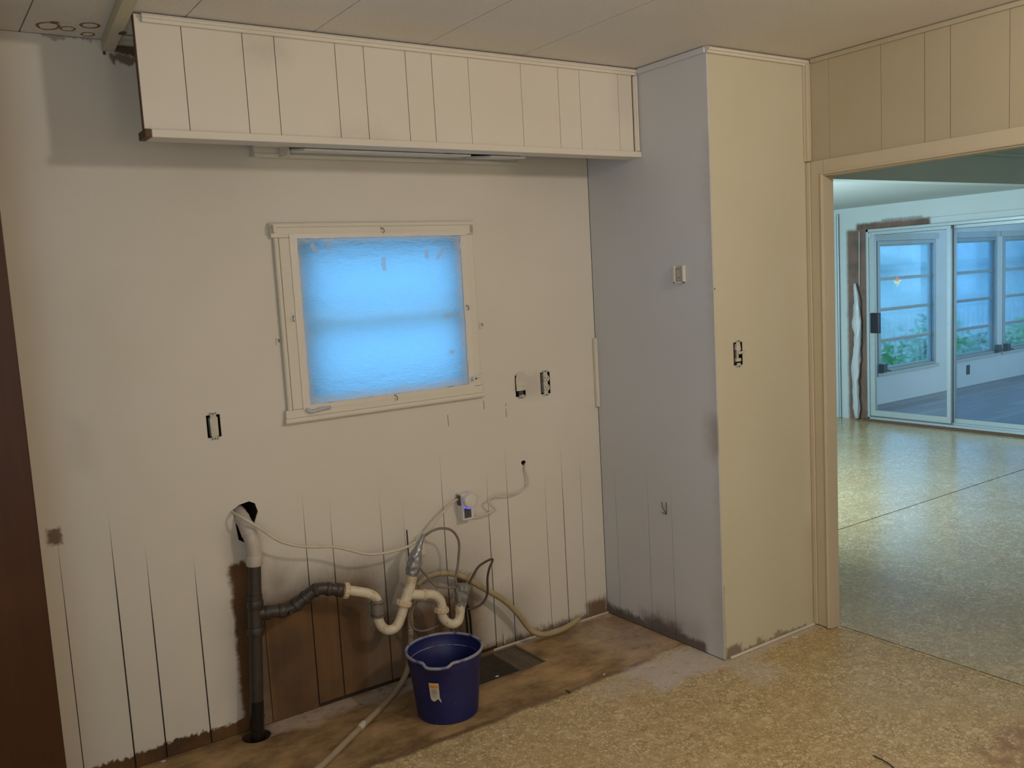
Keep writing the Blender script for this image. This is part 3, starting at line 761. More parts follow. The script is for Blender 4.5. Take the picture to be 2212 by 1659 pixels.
# surface box with plug-in night light
jb = thing('surface_outlet', (-.72, 0, .58), 'surface-mounted white outlet box low on the wall', 'outlet box')
obj('housing', MB().box(-.748, -.694, -.045, -.0008, .581, .686, .003), M_white, jb)
obj('knockout', MB().box(-.7505, -.7483, -.034, -.010, .640, .680), M_steel, jb)
obj('socket_face', MB().box(-.741, -.710, -.0475, -.0455, .590, .628, .0008), M_aludark, jb)
nl = thing('plug_in_night_light', (-.712, -.05, .62), 'round white plug-in device with violet glow on the surface outlet box', 'night light')
_c = at(1017, 1084, -.075); cz_ = _c.z; cx_ = _c.x
obj('glow_ring', MB().tube([(cx_+.004, -.0480, cz_-.009), (cx_+.004, -.058, cz_-.009)], .0235, 32), None, nl, True)
t = NT('violet_led'); t.set('Base Color', (.12, .08, .6, 1)); t.b.inputs['Emission Color'].default_value = (.22, .16, 1, 1); t.b.inputs['Emission Strength'].default_value = .7
nl.children[0].data.materials.append(t.m) if nl.children else bpy.data.objects['glow_ring'].data.materials.append(t.m)
obj('disc', MB().tube([(cx_, -.0582, cz_+.002), (cx_, -.060, cz_+.002), (cx_, -.076, cz_+.003), (cx_, -.080, cz_+.003)], [.024, .0275, .0265, .022], 36), M_white, nl, True)
obj('button', MB().tube([(cx_+.004, -.0795, cz_-.009), (cx_+.004, -.0815, cz_-.009)], .007, 20), M_white, nl, True)

# ------------------------------------------------------------------ floor
f0 = MB().box(-2.97, PW+.05, -4.64, .0056, -.05, -.004)
floor = struct('floor', f0, M_rawwood, 'worn pebble-pattern linoleum floor, bare and brown along the window wall')
GR = (-.86, -.525, -.232, -.022)
hole_c = Vector((-1.628, -.0500, 0))
cuts = lambda: [MB().box(GR[0], GR[1], GR[2], GR[3], -.2, .2), MB().tube([(hole_c.x, hole_c.y, -.2), (hole_c.x, hole_c.y, .1)], .049, 28)]
cut(floor, cuts())
def sheet(x0, x1, y0, y1, nx, ny, mt, z=0.):
    mb = MB().box(x0, x1, y0, y1, -.0035, z); return mb
s1 = obj('linoleum_sheet', sheet(-2.97, PW+.05, -4.6, .0056, 1, 1, M_floor), M_floor, floor)
cut(s1, cuts())
bpy.data.objects.remove(bpy.data.objects['nope']) if 'nope' in bpy.data.objects else None
obj('duct', MB().box(GR[0], GR[1], GR[2], GR[2]+.002, -.30, -.006).box(GR[0], GR[1], GR[3]-.002, GR[3], -.30, -.006).box(GR[0], GR[0]+.002, GR[2], GR[3], -.30, -.006).box(GR[1]-.002, GR[1], GR[2], GR[3], -.30, -.006).box(GR[0], GR[1], GR[2], GR[3], -.302, -.30), M_black, floor)
obj('pipe_pit', MB().tube([(hole_c.x, hole_c.y, -.30), (hole_c.x, hole_c.y, -.007)], .0505, 24, False).box(hole_c.x-.06, hole_c.x+.06, hole_c.y-.06, hole_c.y+.0601, -.31, -.30), M_black, floor)
fb = struct('floor_2', MB().box(PW+.052, 5.02, -4.64, .066, -.05, -.0008), M_floor2, 'glossy pebble-pattern floor of the next room')
fc = struct('floor_3', MB().box(1.0, 5.02, .072, 2.42, -.05, 0), M_floor2, 'glossy pebble-pattern floor in front of the sliding door')
struct('threshold', MB().box(.607, .613, -4.6, -.0, -.049, .0), M_floor, 'worn seam across the doorway floor')
struct('seam', MB().box(1.0, 5.02, .0665, .0715, -.05, -.003), M_groove, 'dark seam across the next room floor')
# worn seam ridge
rd = MB()
for k in range(16):
    y = -.8-.075*k; rd.box(.585+.006*mnoise.noise((y*9, 0, 0)), .592+.006*mnoise.noise((y*9, 0, 0)), y-.06, y+.004, .0, .0016, .0005)
obj('seam_ridge', rd, M_floor, bpy.data.objects['threshold'])

# caulk / quarter strip along the wall bottom right and baseboard remnants
struct('baseboard_back', MB().tube([(-.62, -.006, .003), (-.002, -.006, .003)], .0045, 6), M_cable, 'thin pale bead of caulk along the foot of the window wall')
struct('baseboard_pier', MB().box(.03, PW-.02, -D-.012, -D-.0008, .0008, .008, .002), M_trim, 'thin painted strip along the foot of the pier')
sl = thing('wall_strip', at(1092, 1385, -.005), 'short painted upright strip at the foot of the wall behind the floor grate', 'wood strip')
obj('strip', MB().box(-.568, -.545, -.007, -.0008, .008, .058, .002), M_back, sl)

# floor grate : wire mesh over the duct opening
gr = thing('floor_grate', ((GR[0]+GR[1])/2, (GR[2]+GR[3])/2, 0), 'wire mesh lying over the floor duct opening behind the bucket', 'grate')
gm = MB()
nxw, nyw = 34, 22
for i in range(nxw+1):
    x = GR[0]-.004+i*(GR[1]-GR[0]+.008)/nxw
    gm.tube([(x, GR[2]-.004, .0016), (x, GR[3]+.003, .0016)], .0009, 4)
for j in range(nyw+1):
    y = GR[2]-.004+j*(GR[3]-GR[2]+.007)/nyw
    gm.tube([(GR[0]-.004, y, .0030), (GR[1]+.004, y, .0030)], .0009, 4)
g_ = obj('mesh', gm, M_steel, gr); g_['kind'] = 'stuff'
lv = MB()
for i in range(9):
    x = -.632+i*.0118; lv.box(x, x+.0068, GR[2]+.001, GR[3]-.001, -.010, -.006)
o = None
for i in range(9):
    x = -.632+i*.0118; obj('louvre', MB().box(x, x+.0074, GR[2]+.001, GR[3]-.001, -.012, -.004, .001), M_hose2, gr)
lv.bm.free()

# ------------------------------------------------------------------ standpipe and drain
sp = thing('drainpipe', (-1.628, -.06, -.02), 'black standpipe on the window wall with drain arm and white traps branching right', 'pipe')
def spp(z): # leaning axis
    return Vector((-1.6285+.0715*z, -.060, z))
obj('standpipe', MB().tube([spp(-.10), spp(.62)], .0225, 24), M_abs, sp, True)
obj('tarred_foot', MB().tube([spp(-.05), spp(.06), spp(.13)], [.0242, .0240, .0230], 24), M_absdark, sp, True)
obj('elbow', MB().tube(cat([Vector((-1.600, .06, .775)), Vector((-1.597, .015, .765)), Vector((-1.594, -.022, .742)), Vector((-1.588, -.050, .702)), Vector((-1.585, -.058, .680)), spp(.645), spp(.612)], 2), .0245, 24), M_pvc2, sp, True)
obj('collar', MB().band(spp(.635), spp(.598), .0275), M_pvc2, sp, True)
obj('collar', MB().band(Vector((-1.593, -.03, .738)), Vector((-1.589, -.052, .702)), .0262), M_pvc2, sp, True)
obj('collar', MB().band(Vector((-1.5975, -.004, .757)), Vector((-1.5955, -.012, .750)), .0262), M_pvc2, sp, True)
zt = at(549, 1325, -.06).z
tee = obj('tee', MB().tube([spp(zt-.075), spp(zt+.065)], .0250, 24).tube([spp(zt), at(576, 1324, -.065)], .0235, 20), M_abs, sp, True)
obj('collar', MB().band(spp(zt+.045), spp(zt+.018), .0285), M_abs, sp, True)
obj('collar', MB().band(spp(zt-.048), spp(zt-.076), .0285), M_abs, sp, True)

da = tr1 = ri = tr2 = sp
A_ = [at(570, 1325, -.064), at(585, 1321, -.070), at(600, 1320, -.074), at(617, 1318, -.08), at(636, 1309, -.085), at(659, 1291, -.092), at(676, 1277, -.098), at(690, 1272, -.102), at(708, 1272, -.107), at(741, 1275, -.118)]
obj('drain_arm', MB().tube(cat(A_, 5), .0212, 22), M_abs, da, True)
for i, j, f0_, f1_, r in ((0, 1, .1, .95, .0245), (2, 3, .1, .95, .0250), (4, 5, -.05, .35, .0255), (4, 5, .85, 1.2, .0255), (6, 7, .1, .7, .0248), (8, 9, -.1, .2, .0243), (8, 9, .55, .98, .0245)):
    a, b = A_[i], A_[j]; obj('hub', MB().band(a+(b-a)*f0_, a+(b-a)*f1_, r), M_abs, da, True)
for px, py in ((629, 1324), (681, 1275)):
    c = at(px, py, -.112 if px < 650 else -.122); obj('boss', MB().tube([c+Vector((0, .012, 0)), c, c+Vector((0, -.003, 0))], [.008, .008, .006], 12), M_abs, da, True)

Y1 = -.13
B_ = [at(738, 1275, -.117), at(757, 1276, -.121), at(780, 1279, -.126), at(798, 1283, Y1), at(811, 1291, Y1), at(816, 1303, Y1), at(816, 1318, Y1)]
obj('trap_arm', MB().tube(cat(B_, 6), .0175, 20), M_pvc, tr1, True)
def nut(a, b, r, parent, name='slip_nut'):
    mb = MB().band(a, b, r, 24, .002); a, b = Vector(a), Vector(b); ax = (b-a).normalized()
    n0 = Vector((0, 0, 1)) if abs(ax.z) < .9 else Vector((1, 0, 0)); n0 = (n0-ax*n0.dot(ax)).normalized(); n1 = ax.cross(n0)
    for k in range(12):
        q = 2*math.pi*k/12; d = (n0*math.cos(q)+n1*math.sin(q))*r
        mb.tube([a+d+(b-a)*.25, b+d-(b-a)*.05], .0022, 5)
    return obj(name, mb, M_nut, parent, True)
nut(at(742, 1275, -.118), at(752, 1276, -.12), .0265, tr1)
obj('rubber_coupling', MB().tube([at(816, 1295, Y1), at(816, 1298, Y1), at(815.5, 1304, Y1), at(815.5, 1306, Y1), at(815, 1309, Y1), at(815, 1322, Y1), at(815.5, 1324, Y1), at(816, 1327, Y1), at(816, 1333, Y1)], [.022, .0235, .0235, .0225, .0238, .0238, .0226, .0236, .0225], 22), M_rubber, tr1, True)
for _a, _b in ((1300, 1303), (1326, 1329)): obj('clamp_band', MB().band(at(815.7, _a, Y1), at(815.7, _b, Y1), .0252), M_steel, tr1, True)
obj('clamp_screw', MB().tube([at(800, 1304, Y1-.01), at(808, 1305, Y1-.01)], .004, 8), M_steel, tr1)
U_ = [at(816, 1330, Y1), at(818, 1340, Y1), at(825, 1354, Y1), at(838, 1361, Y1), at(851, 1358, Y1), at(861, 1346, Y1), at(867, 1330, Y1), at(873, 1308, Y1)]
obj('u_bend', MB().tube(cat(U_, 6), .0180, 20), M_pvc, tr1, True)
obj('joint_band', MB().band(at(866.5, 1331, Y1), at(868, 1327, Y1), .0180), M_nut, tr1, True)
nut(at(871, 1309, Y1), at(874, 1297, Y1), .0275, tr1)

obj('riser', MB().tube([at(873, 1303, Y1), at(885, 1270, Y1), at(896, 1220, Y1), at(899, 1200, Y1)], .0192, 20), M_pvc, ri, True)
obj('tee', MB().tube([at(877, 1295, Y1), at(884, 1272, Y1)], .0205, 20).tube([at(883, 1284, Y1), at(914, 1285, Y1)], .0186, 20), M_pvc, ri, True)
obj('clamp', MB().band(at(912, 1285, Y1), at(919, 1285, Y1), .0225), M_nut, ri, True)
dt = MB(); TP = [at(888.5, 1243, Y1), at(892, 1230, Y1), at(896, 1214, Y1), at(899, 1198, Y1), at(903, 1186, Y1-.002), at(908, 1172, Y1), at(915, 1155, Y1+.01)]
rr = [.0215, .0250, .0275, .0225, .0140, .0100, .0075]
TPc = cat(TP, 5)
def rfun(t_, i):
    x = t_*(len(rr)-1); k = min(int(x), len(rr)-2); r0 = rr[k]+(rr[k+1]-rr[k])*(x-k)
    return lambda q: r0*(1+.22*mnoise.noise((2.2*math.cos(q), 2.2*math.sin(q), i*.35)))
dt.tube(TPc, .01, 26, True, rfun)
obj('duct_tape', dt, M_tape, ri, True)

C_ = [at(916, 1285, Y1), at(930, 1284, Y1), at(941, 1287, Y1), at(950, 1296, Y1), at(954, 1308, Y1), at(954, 1318, Y1)]
obj('bend', MB().tube(cat(C_, 6), .0182, 20), M_pvc, tr2, True)
nut(at(954, 1312, Y1), at(954, 1322, Y1), .0268, tr2)
V_ = [at(954, 1320, Y1), at(956, 1331, Y1), at(964, 1343, Y1), at(978, 1348.5, Y1), at(989, 1342, Y1), at(993, 1330, Y1), at(994, 1318, Y1)]
obj('u_bend', MB().tube(cat(V_, 6), .0178, 20), M_pvc, tr2, True)
obj('socket', MB().tube([at(993.5, 1322, Y1), at(994.5, 1303, Y1)], .0190, 20), M_pvc, tr2, True)
TQ = cat([at(994.5, 1308, Y1), at(996, 1297, Y1), at(997, 1285, Y1), at(1000, 1274, Y1), at(1001, 1262, Y1)], 6)
q2 = [.0198, .0220, .0265, .0275, .0215]
def rf2(t_, i):
    x = t_*(len(q2)-1); k = min(int(x), len(q2)-2); r0 = q2[k]+(q2[k+1]-q2[k])*(x-k)
    return lambda q: r0*(1+.30*mnoise.noise((2.6*math.cos(q), 2.6*math.sin(q), i*.22+9)))
obj('tape_cap', MB().tube(TQ, .01, 30, True, rf2), M_tape2, tr2, True)

# ------------------------------------------------------------------ cables
def cable(name, pts, r, mt, label, cat_='cable', n=7, seg=8):
    P = cat(pts, n); o = obj(name, MB().tube(P, r, seg), mt, None, 'all', origin=P[len(P)//2]); return tag(o, label, cat_)
def path(lst, y0, y1, bulge=0):
    n = len(lst); out = []
    for i, (px, py) in enumerate(lst):
        t_ = i/(n-1); out.append(at(px, py, y0+(y1-y0)*t_-bulge*math.sin(math.pi*t_)))
    return out
cable('power_cable', [Vector((-1.626, .03, .79)), at(503, 1107, -.008), at(512, 1112, -.050), at(533, 1124, -.083)]+path([(564, 1143), (607, 1170), (661, 1181), (718, 1181), (754, 1188), (792, 1197), (828, 1195), (870, 1185), (900, 1171), (906, 1169)], -.085, -.112, .012), .0050, M_cable,
      'long white cable sagging from the pipe hole to the taped riser')
cable('power_cable', path([(912, 1160), (920, 1152), (938, 1131), (957, 1106), (973, 1088), (988, 1079)], -.118, -.028), .0045, M_cable, 'white cable rising from the taped riser to the surface outlet box')
cable('power_cable', path([(914, 1160), (935, 1146), (957, 1141), (976, 1146), (988, 1161), (992, 1179), (990, 1211), (988, 1228), (984, 1250), (987, 1264)], -.116, -.125, .0), .0048, M_gcable, 'grey cable looping over from taped riser to grey-taped trap')
cable('power_cable', path([(908, 1229), (925, 1248), (937, 1263), (950, 1268), (968, 1269.5), (986, 1269)], -.118, -.125, -.01), .0044, M_gcable, 'grey cable sagging between the riser and the grey-taped trap')
cable('power_cable', path([(1011, 1265), (1021, 1245), (1033, 1225), (1048, 1214), (1061, 1208), (1064, 1211), (1057, 1228), (1053, 1250), (1053, 1280), (1045, 1300), (1030, 1311), (1010, 1316)], -.12, -.10, .0), .0046, M_dcable, 'stiff dark grey cable looping up to a sharp bend right of the trap')
cable('power_cable', path([(902, 1299), (891, 1319), (887, 1338), (893, 1356), (908, 1363), (927, 1360), (949, 1351)], -.085, -.09), .0044, M_gcable, 'grey cable looping low behind the two traps')
cable('thin_wire', path([(894, 1355), (901, 1365), (910, 1380)], -.085, -.09), .0016, M_dcable, 'thin dark wire hanging behind the bucket rim', 'wire')
cable('power_cable', [at(1131, 1000, .03)]+path([(1133, 1007), (1134, 1016), (1140, 1033), (1140, 1048), (1126, 1060), (1106, 1067), (1079, 1068), (1061, 1076), (1054, 1084), (1064, 1095), (1071, 1102), (1060, 1107), (1043, 1113), (1026, 1113)], -.006, -.030, .022), .0038, M_cable, 'white kinked cable from the small wall hole to the surface outlet box')
for dx, nm in ((0, 'left one of the pair of black supply tubes rising behind the bucket'), (8, 'right one of the pair of black supply tubes rising behind the bucket')):
    cable('supply_tube', [at(1004+dx*.6, 1300, -.07), at(1007+dx, 1330, -.07), at(1010+dx, 1365, -.07), at(1014+dx, 1400, -.07)], .0046, M_btube, nm, 'tube', 3, 10)
vv_ = thing('shutoff_valve', at(996, 1250, -.03), 'small grey shut-off valve on the wall above the taped trap', 'valve')
c = at(996, 1254, -.03)
obj('body', MB().tube([(c.x, -.001, c.z), (c.x, -.05, c.z)], .011, 12).tube([c+Vector((0, -.01, -.02)), c+Vector((0, -.01, .012))], .008, 10), M_steel, vv_, True)
c = at(1000, 1236, -.03)
obj('handle', MB().tube([c+Vector((-.011, 0, 0)), c+Vector((.011, 0, .002))], .006, 10), M_pvc2, vv_, True)

# corrugated hose
hp = [fl(596, 1745, .011), fl(640, 1700, .011), fl(700, 1649, .011), fl(760, 1590, .011), fl(820, 1531, .011), fl(852, 1496, .012), at(874, 1462, -.055), at(884, 1425, -.040), at(887, 1380, -.035), at(886, 1330, -.032), at(890, 1290, -.036), at(903, 1262, -.040), at(925, 1245, -.045), at(950, 1238, -.050)]
P = cat(hp, 22)
ho = thing('drain_hose', fl(820, 1531), 'long beige hose from the floor curving over behind the traps to the right', 'hose')
def hr(t_, i):
    seg = i/22
    if seg < 6.5: return .0112
    return .0118 if (i % 3) else .0098
obj('hose', MB().tube(P, .0112, 12, True, hr), M_hose2, ho, 'all')
hp2 = [at(950, 1238, -.050), at(975, 1239, -.055), at(1000, 1246, -.06), at(1040, 1268, -.065), at(1090, 1298, -.068), at(1120, 1328, -.07), at(1143, 1358, -.075), at(1162, 1369, -.085), at(1180, 1370, -.085), at(1207, 1363, -.080), at(1232, 1350, -.060), at(1251, 1336, -.045)]
obj('vinyl_end', MB().tube(cat(hp2, 8), .0118, 14), M_hose, ho, 'all')
c0, c1 = hp[3], hp[3]+(hp[2]-hp[3])*.28
obj('paint_splash', MB().band(fl(787, 1562, .0115), fl(776, 1574, .0115), .0122), M_cable, ho, True)

# ------------------------------------------------------------------ bucket
BC = Vector((-1.028, -.330, 0)); rb, rt_, bh = .1077, .1335, .232
bk = thing('bucket', BC, 'dark blue plastic bucket with grey rim and pouring lip under the traps', 'bucket')
ang0 = math.atan2(CAM.y-BC.y, CAM.x-BC.x)-.20      # the lip points roughly to the viewer, a bit left
def lipf(q, r):
    d = (q-ang0+math.pi) % (2*math.pi)-math.pi
    w = math.exp(-(d/.33)**6)
    return w
def shape(j, q, r, z):
    k = max(0, (z-.185)/(bh-.185)) if z > .185 else 0
    w = lipf(q, r)*k
    return (r+.017*w, z-.009*w*(z > .2))
prof = [(0.0001, .010), (rb-.006, .010), (rb-.004, .012), (rb+(rt_-rb)*.5-.003, bh*.5), (rt_-.006, bh-.040), (rt_-.0035, bh-.036), (rt_-.002, bh-.001)]
inner = MB()
mb, r_in = inner.lathe(prof, BC, 72, shape)
mb2, r_out = inner.lathe([(0.0001, .004), (rb-.012, .003), (rb-.004, .0), (rb, .004), (rb+(rt_-rb)*.45, bh*.5), (rt_-.006, bh-.045), (rt_-.003, bh-.040), (rt_, bh-.001)], BC, 72, shape)
for k in range(72): inner.bm.faces.new((r_in[-1][k], r_in[-1][(k+1) % 72], r_out[-1][(k+1) % 72], r_out[-1][k]))
for f in inner.bm.faces: pass
obj('body', inner, M_blue, bk, True)
rp = []
for k in range(96):
    q = 2*math.pi*k/96; rr_, zz = shape(0, q, rt_+.001, bh); rp.append(BC+Vector((rr_*math.cos(q), rr_*math.sin(q), zz)))
rm = MB(); rm.tube(rp+[rp[0]], .0054, 8, False); obj('rim', rm, M_rim, bk, 'all')
ip = [BC+Vector(((rt_-.0075)*math.cos(2*math.pi*k/72), (rt_-.0075)*math.sin(2*math.pi*k/72), bh-.041)) for k in range(73)]
obj('inner_ridge', MB().tube(ip, .0018, 6, False), M_rim, bk, 'all')
# label
def on_bucket(a, z, off=.0008):
    r = rb+(rt_-rb)*(z/bh)*.9+off
    if z > .1: r = rb+(rt_-rb)*.45+(rt_-.006-rb-(rt_-rb)*.45)*((z-bh*.5)/(bh-.045-bh*.5))+off
    return Vector((BC.x+r*math.cos(a), BC.y+r*math.sin(a), z))
# angle where the label is seen
la = math.atan2(CAM.y-BC.y, CAM.x-BC.x)-.50
def patch(a0, a1, z0, z1, off, skew=0, poly=None):
    mb = MB(); return mb.grid(8, 8, lambda u, v: on_bucket(la+a0+(a1-a0)*u+skew*(1-v), z0+(z1-z0)*v, off))
lb = obj('label', patch(0, .285, .104, .160, .0012), M_sticker, bk, 'all')
bmx = lb
obj('label_panel', patch(.022, .262, .141, .156, .0018), M_yellow, lb, 'all')
# torn lower edge
tr_ = MB(); vs_ = [tr_.bm.verts.new(on_bucket(la+a, z, .0012)) for a, z in ((0, .104), (.03, .096), (.08, .091), (.15, .093), (.22, .101), (.27, .096), (.295, .091), (.325, .086), (.315, .099), (.285, .104))]
tr_.bm.faces.new(vs_); obj('torn_edge', tr_, M_sticker, lb)
# text
def text_on_bucket(s, a0, z0, size, mt, name, off):
    cu = bpy.data.curves.new('t', 'FONT'); cu.body = s; cu.size = size; cu.extrude = 0
    to = bpy.data.objects.new('t', cu); COL.objects.link(to); bpy.context.view_layer.update()
    me = bpy.data.meshes.new_from_object(to.evaluated_get(bpy.context.evaluated_depsgraph_get())); bpy.data.objects.remove(to)
    mb = MB(); mb.bm.from_mesh(me); bpy.data.meshes.remove(me)
    for v in mb.bm.verts:
        r = rb+(rt_-rb)*.45
        p = on_bucket(la+a0+v.co.x/r, z0+v.co.y, off); v.co = p
    return obj(name, mb, mt, lb, recalc=False)
text_on_bucket('WOW', .050, .1435, .0108, M_orange, 'lettering', .0026)
ik = MB()
for r_, (z, a, b) in enumerate(((.136, .07, .23), (.1325, .06, .245), (.129, .07, .23), (.1255, .05, .25), (.122, .06, .24), (.1185, .08, .22), (.113, .09, .2), (.108, .08, .19))):
    x = a
    while x < b:
        w = random.uniform(.010, .028); w = min(w, b-x)
        ik.grid(2, 1, lambda u, v: on_bucket(la+x+w*.82*u, z+.0014*v, .0022)); x += w
obj('fine_print', ik, M_ink, lb, recalc=False)

# ------------------------------------------------------------------ debris
def chip(px, py, r, label, mt=M_chip, z=0.0008):
    c = fl(px, py, z); mb = MB(); n = 7; ph = random.random()*6
    v = [(c.x+r*(1+.5*math.sin(k*2.3+ph))*math.cos(2*math.pi*k/n), c.y+r*.7*(1+.4*math.cos(k*1.9+ph))*math.sin(2*math.pi*k/n)) for k in range(n)]
    mb.prism(v, lambda u, w, d: (u, w, d+.002*mnoise.noise((u*200, w*200, 0))), z, z+.0016)
    return tag(obj('paint_chip', mb, mt, None), label, 'debris', 'paint chips and scraps on the floor')
chip(822, 1521, .006, 'small white scrap beside the hose left of the bucket')
chip(1074, 1461, .007, 'bright white scrap lying on the wire mesh', z=.0045)
chip(1784, 1459, .010, 'pale paint chip in front of the doorway casing')
chip(352, 1645, .007, 'pale paint crumb at the foot of the wall left of the standpipe')
chip(1718, 1377, .013, 'flat round pale paint drip near the pier foot')
chip(1361, 1570, .006, 'white crumb on the pebble floor in front of the alcove')
chip(1305, 1457, .005, 'white crumb on the bare floor of the alcove')
chip(1358, 1636, .005, 'white crumb nearest the lower picture edge')
sv = [fl(1886, 1632, .001), fl(1905, 1641, .006), fl(1920, 1650, .006), fl(1932, 1660, .001)]
tag(obj('wood_sliver', MB().tube(cat(sv, 4), .002, 6), M_absdark, None), 'curved dark sliver on the floor at the lower right', 'debris')
sv = [fl(1222, 1490, .002), fl(1232, 1497, .002)]
tag(obj('wood_sliver', MB().tube(sv, .0015, 6), M_absdark, None), 'tiny dark sliver on the bare alcove floor', 'debris')

# ------------------------------------------------------------------ tall dark cabinet at the left edge
X0 = -2.255
cb = thing('tall_cabinet', (X0-.3, -.25, 0), 'tall dark brown wooden cabinet cut off by the left picture edge', 'cabinet')
obj('body', MB().box(X0-.64, X0-.0005, -.48, -.012, .004, 2.2, .002), M_cab, cb)
obj('door', MB().box(X0-.62, X0, -.50, -.481, .02, 2.19, .003), M_cab, cb)

# ------------------------------------------------------------------ next room (annex) seen through the opening
XF = 5.02
wfb = struct('wall_rear', MB().box(1.2, XF+.1, 0.0, .10, 1.945, 2.32).box(1.2, 1.3, 0, .1, 0, 1.945), M_trim_rear, 'header wall hanging above the wide opening of the next room')
obj('header_trim', MB().box(1.25, XF-.001, -.010, -.0005, 2.115, 2.135, .002), M_trim_rear, wfb)
struct('ceiling_2', MB().box(PW+.036, XF+.1, -4.64, -.001, H+.0, H+.04), M_ceil, 'ceiling of the next room in front of the header')
struct('ceiling_3', MB().box(1.2, XF+.1, .101, 2.5, 2.005, 2.06), M_trim_rear, 'low pale ceiling above the sliding door')
# wall with sliding door
SD0, SD1, SDZ = .20, 2.04, 1.793
def far_mat():
    return paint('slider_wall_paint', 1, brown=((2.03, 2.262, -.1, 1.80, .022, .93), (1.42, 2.16, 1.775, 1.852, .018, .95), (1.5, 1.9, 1.84, 1.875, .012, .6)), base=(.50, .58, .59), amp=.012, woodc=((.12, .060, .038), (.20, .105, .07)), fine=.008)
M_far = far_mat()
wf = MB().box(XF, XF+.10, SD1, 2.5, 0, 2.02).box(XF, XF+.10, SD0, SD1, SDZ, 2.02).box(XF, XF+.10, .10, SD0, 0, 2.02).box(XF, XF+.10, -4.6, .10, 0, 2.32)
wall_far = struct('wall_far', wf, M_far, 'pale wall of the next room that holds the sliding glass door')
obj('door_casing', MB().box(XF-.012, XF-.0005, SD1, SD1+.055, .002, SDZ+.055, .002), M_far, wall_far)
obj('door_casing', MB().box(XF-.012, XF-.0005, SD0-.055, SD1, SDZ, SDZ+.055, .002), M_far, wall_far)
struct('wall_side', MB().box(1.2, 2.1, 2.40, 2.5, 0, 2.005).box(3.7, XF-.001, 2.40, 2.5, 0, 2.005).box(2.1, 3.7, 2.40, 2.5, 0, .7).box(2.1, 3.7, 2.40, 2.5, 1.8, 2.005), M_trim_rear, 'outer side wall of the annex, seen edge-on beyond the opening')
struct('window_2', MB().box(2.1, 3.7, 2.43, 2.46, .7, .74).box(2.1, 3.7, 2.43, 2.46, 1.76, 1.8).box(2.88, 2.92, 2.43, 2.46, .74, 1.76).box(2.1, 2.14, 2.43, 2.46, .74, 1.76).box(3.66, 3.7, 2.43, 2.46, .74, 1.76), M_alu, 'unseen annex side window, added for extra daylight')  # invented opening out of view, lets more daylight into the annex
struct('wall_annex_left', MB().box(1.16, 1.2, .1, 2.5, 0, 2.02), M_trim_rear, 'end wall of the annex outside the view')
struct('wall_annex_front', MB().box(PW+.04, XF+.1, -4.64, -4.6, 0, H), M_trim_rear, 'front wall of the next room outside the view')
tc = struct('trim_7', MB().tube([(XF-.02, 2.345, .004), (XF-.02, 2.345, 1.955)], .010, 10), M_alu, 'pale corner moulding at the far left of the slider wall', True)
obj('dark_reveal', MB().box(XF-.012, XF-.001, 2.352, 2.366, .004, 1.955), M_aludark, tc)

# sliding door
sd = thing('door_2', (XF, 1.1, 0), None, None); sd['kind'] = 'structure'; sd['label'] = 'aluminium sliding glass door of two panels in the far room'
XD = XF-.012
fr = MB().box(XD-.02, XD+.10, SD1-.024, SD1-.0005, .022, SDZ-.001, .002).box(XD-.02, XD+.10, SD0+.0005, SD0+.024, .022, SDZ-.001, .002).box(XD-.02, XD+.10, SD0+.0005, SD1-.0005, SDZ-.026, SDZ-.001, .002)
obj('frame', fr, M_alu, sd)
obj('track', MB().box(XD-.02, XD+.10, SD0, SD1-.0005, .020, .040, .002).box(XD+.028, XD+.032, SD0, SD1-.03, .040, .052), M_alu, sd)
obj('sill', MB().box(XD-.036, XD+.10, SD0-.05, SD1+.05, .0008, .0195, .002), M_rawwood2 if 'M_rawwood2' in globals() else M_rawwood, sd)
def leaf(x0, y0, y1, st, name, mtf, lowr=.06, right=None):
    mb = MB(); z0, z1 = .053, SDZ-.028; right = right or st
    mb.box(x0, x0+.030, y1-st, y1, z0, z1, .0015).box(x0, x0+.030, y0, y0+right, z0, z1, .0015).box(x0, x0+.030, y0+right, y1-st, z1-.028, z1, .0015).box(x0, x0+.030, y0+right, y1-st, z0, z0+lowr, .0015)
    p = obj(name, mb, M_alu, sd)
    obj('pane', MB().box(x0+.013, x0+.017, y0+right-.002, y1-st+.002, z0+lowr-.002, z1-.026), mtf, p)
    obj('gasket', MB().box(x0-.0008, x0+.0004, y1-st-.003, y1-st, z0+lowr, z1-.028).box(x0-.0008, x0+.0004, y0+right, y1-st, z1-.032, z1-.028).box(x0-.0008, x0+.0004, y0+right, y1-st, z0+lowr, z0+lowr+.003), M_aludark, p)
    return p
p1 = leaf(XD-.012, 1.232, SD1-.026, .052, 'sliding_panel', M_glass, .055, .034)
p2 = leaf(XD+.040, SD0+.026, 1.262, .040, 'fixed_panel', M_glass2, .040)
hb = obj('handle', MB().box(XD-.040, XD-.0125, 1.955, 1.990, .835, 1.022, .003).box(XD-.050, XD-.0125, 1.895, 1.957, .835, 1.022, .004), M_handle, p1)
lk = MB().box(XD-.02, XD-.0125, SD1-.045, SD1-.026, SDZ-.075, SDZ-.035, .002); obj('latch', lk, M_alu, p1)
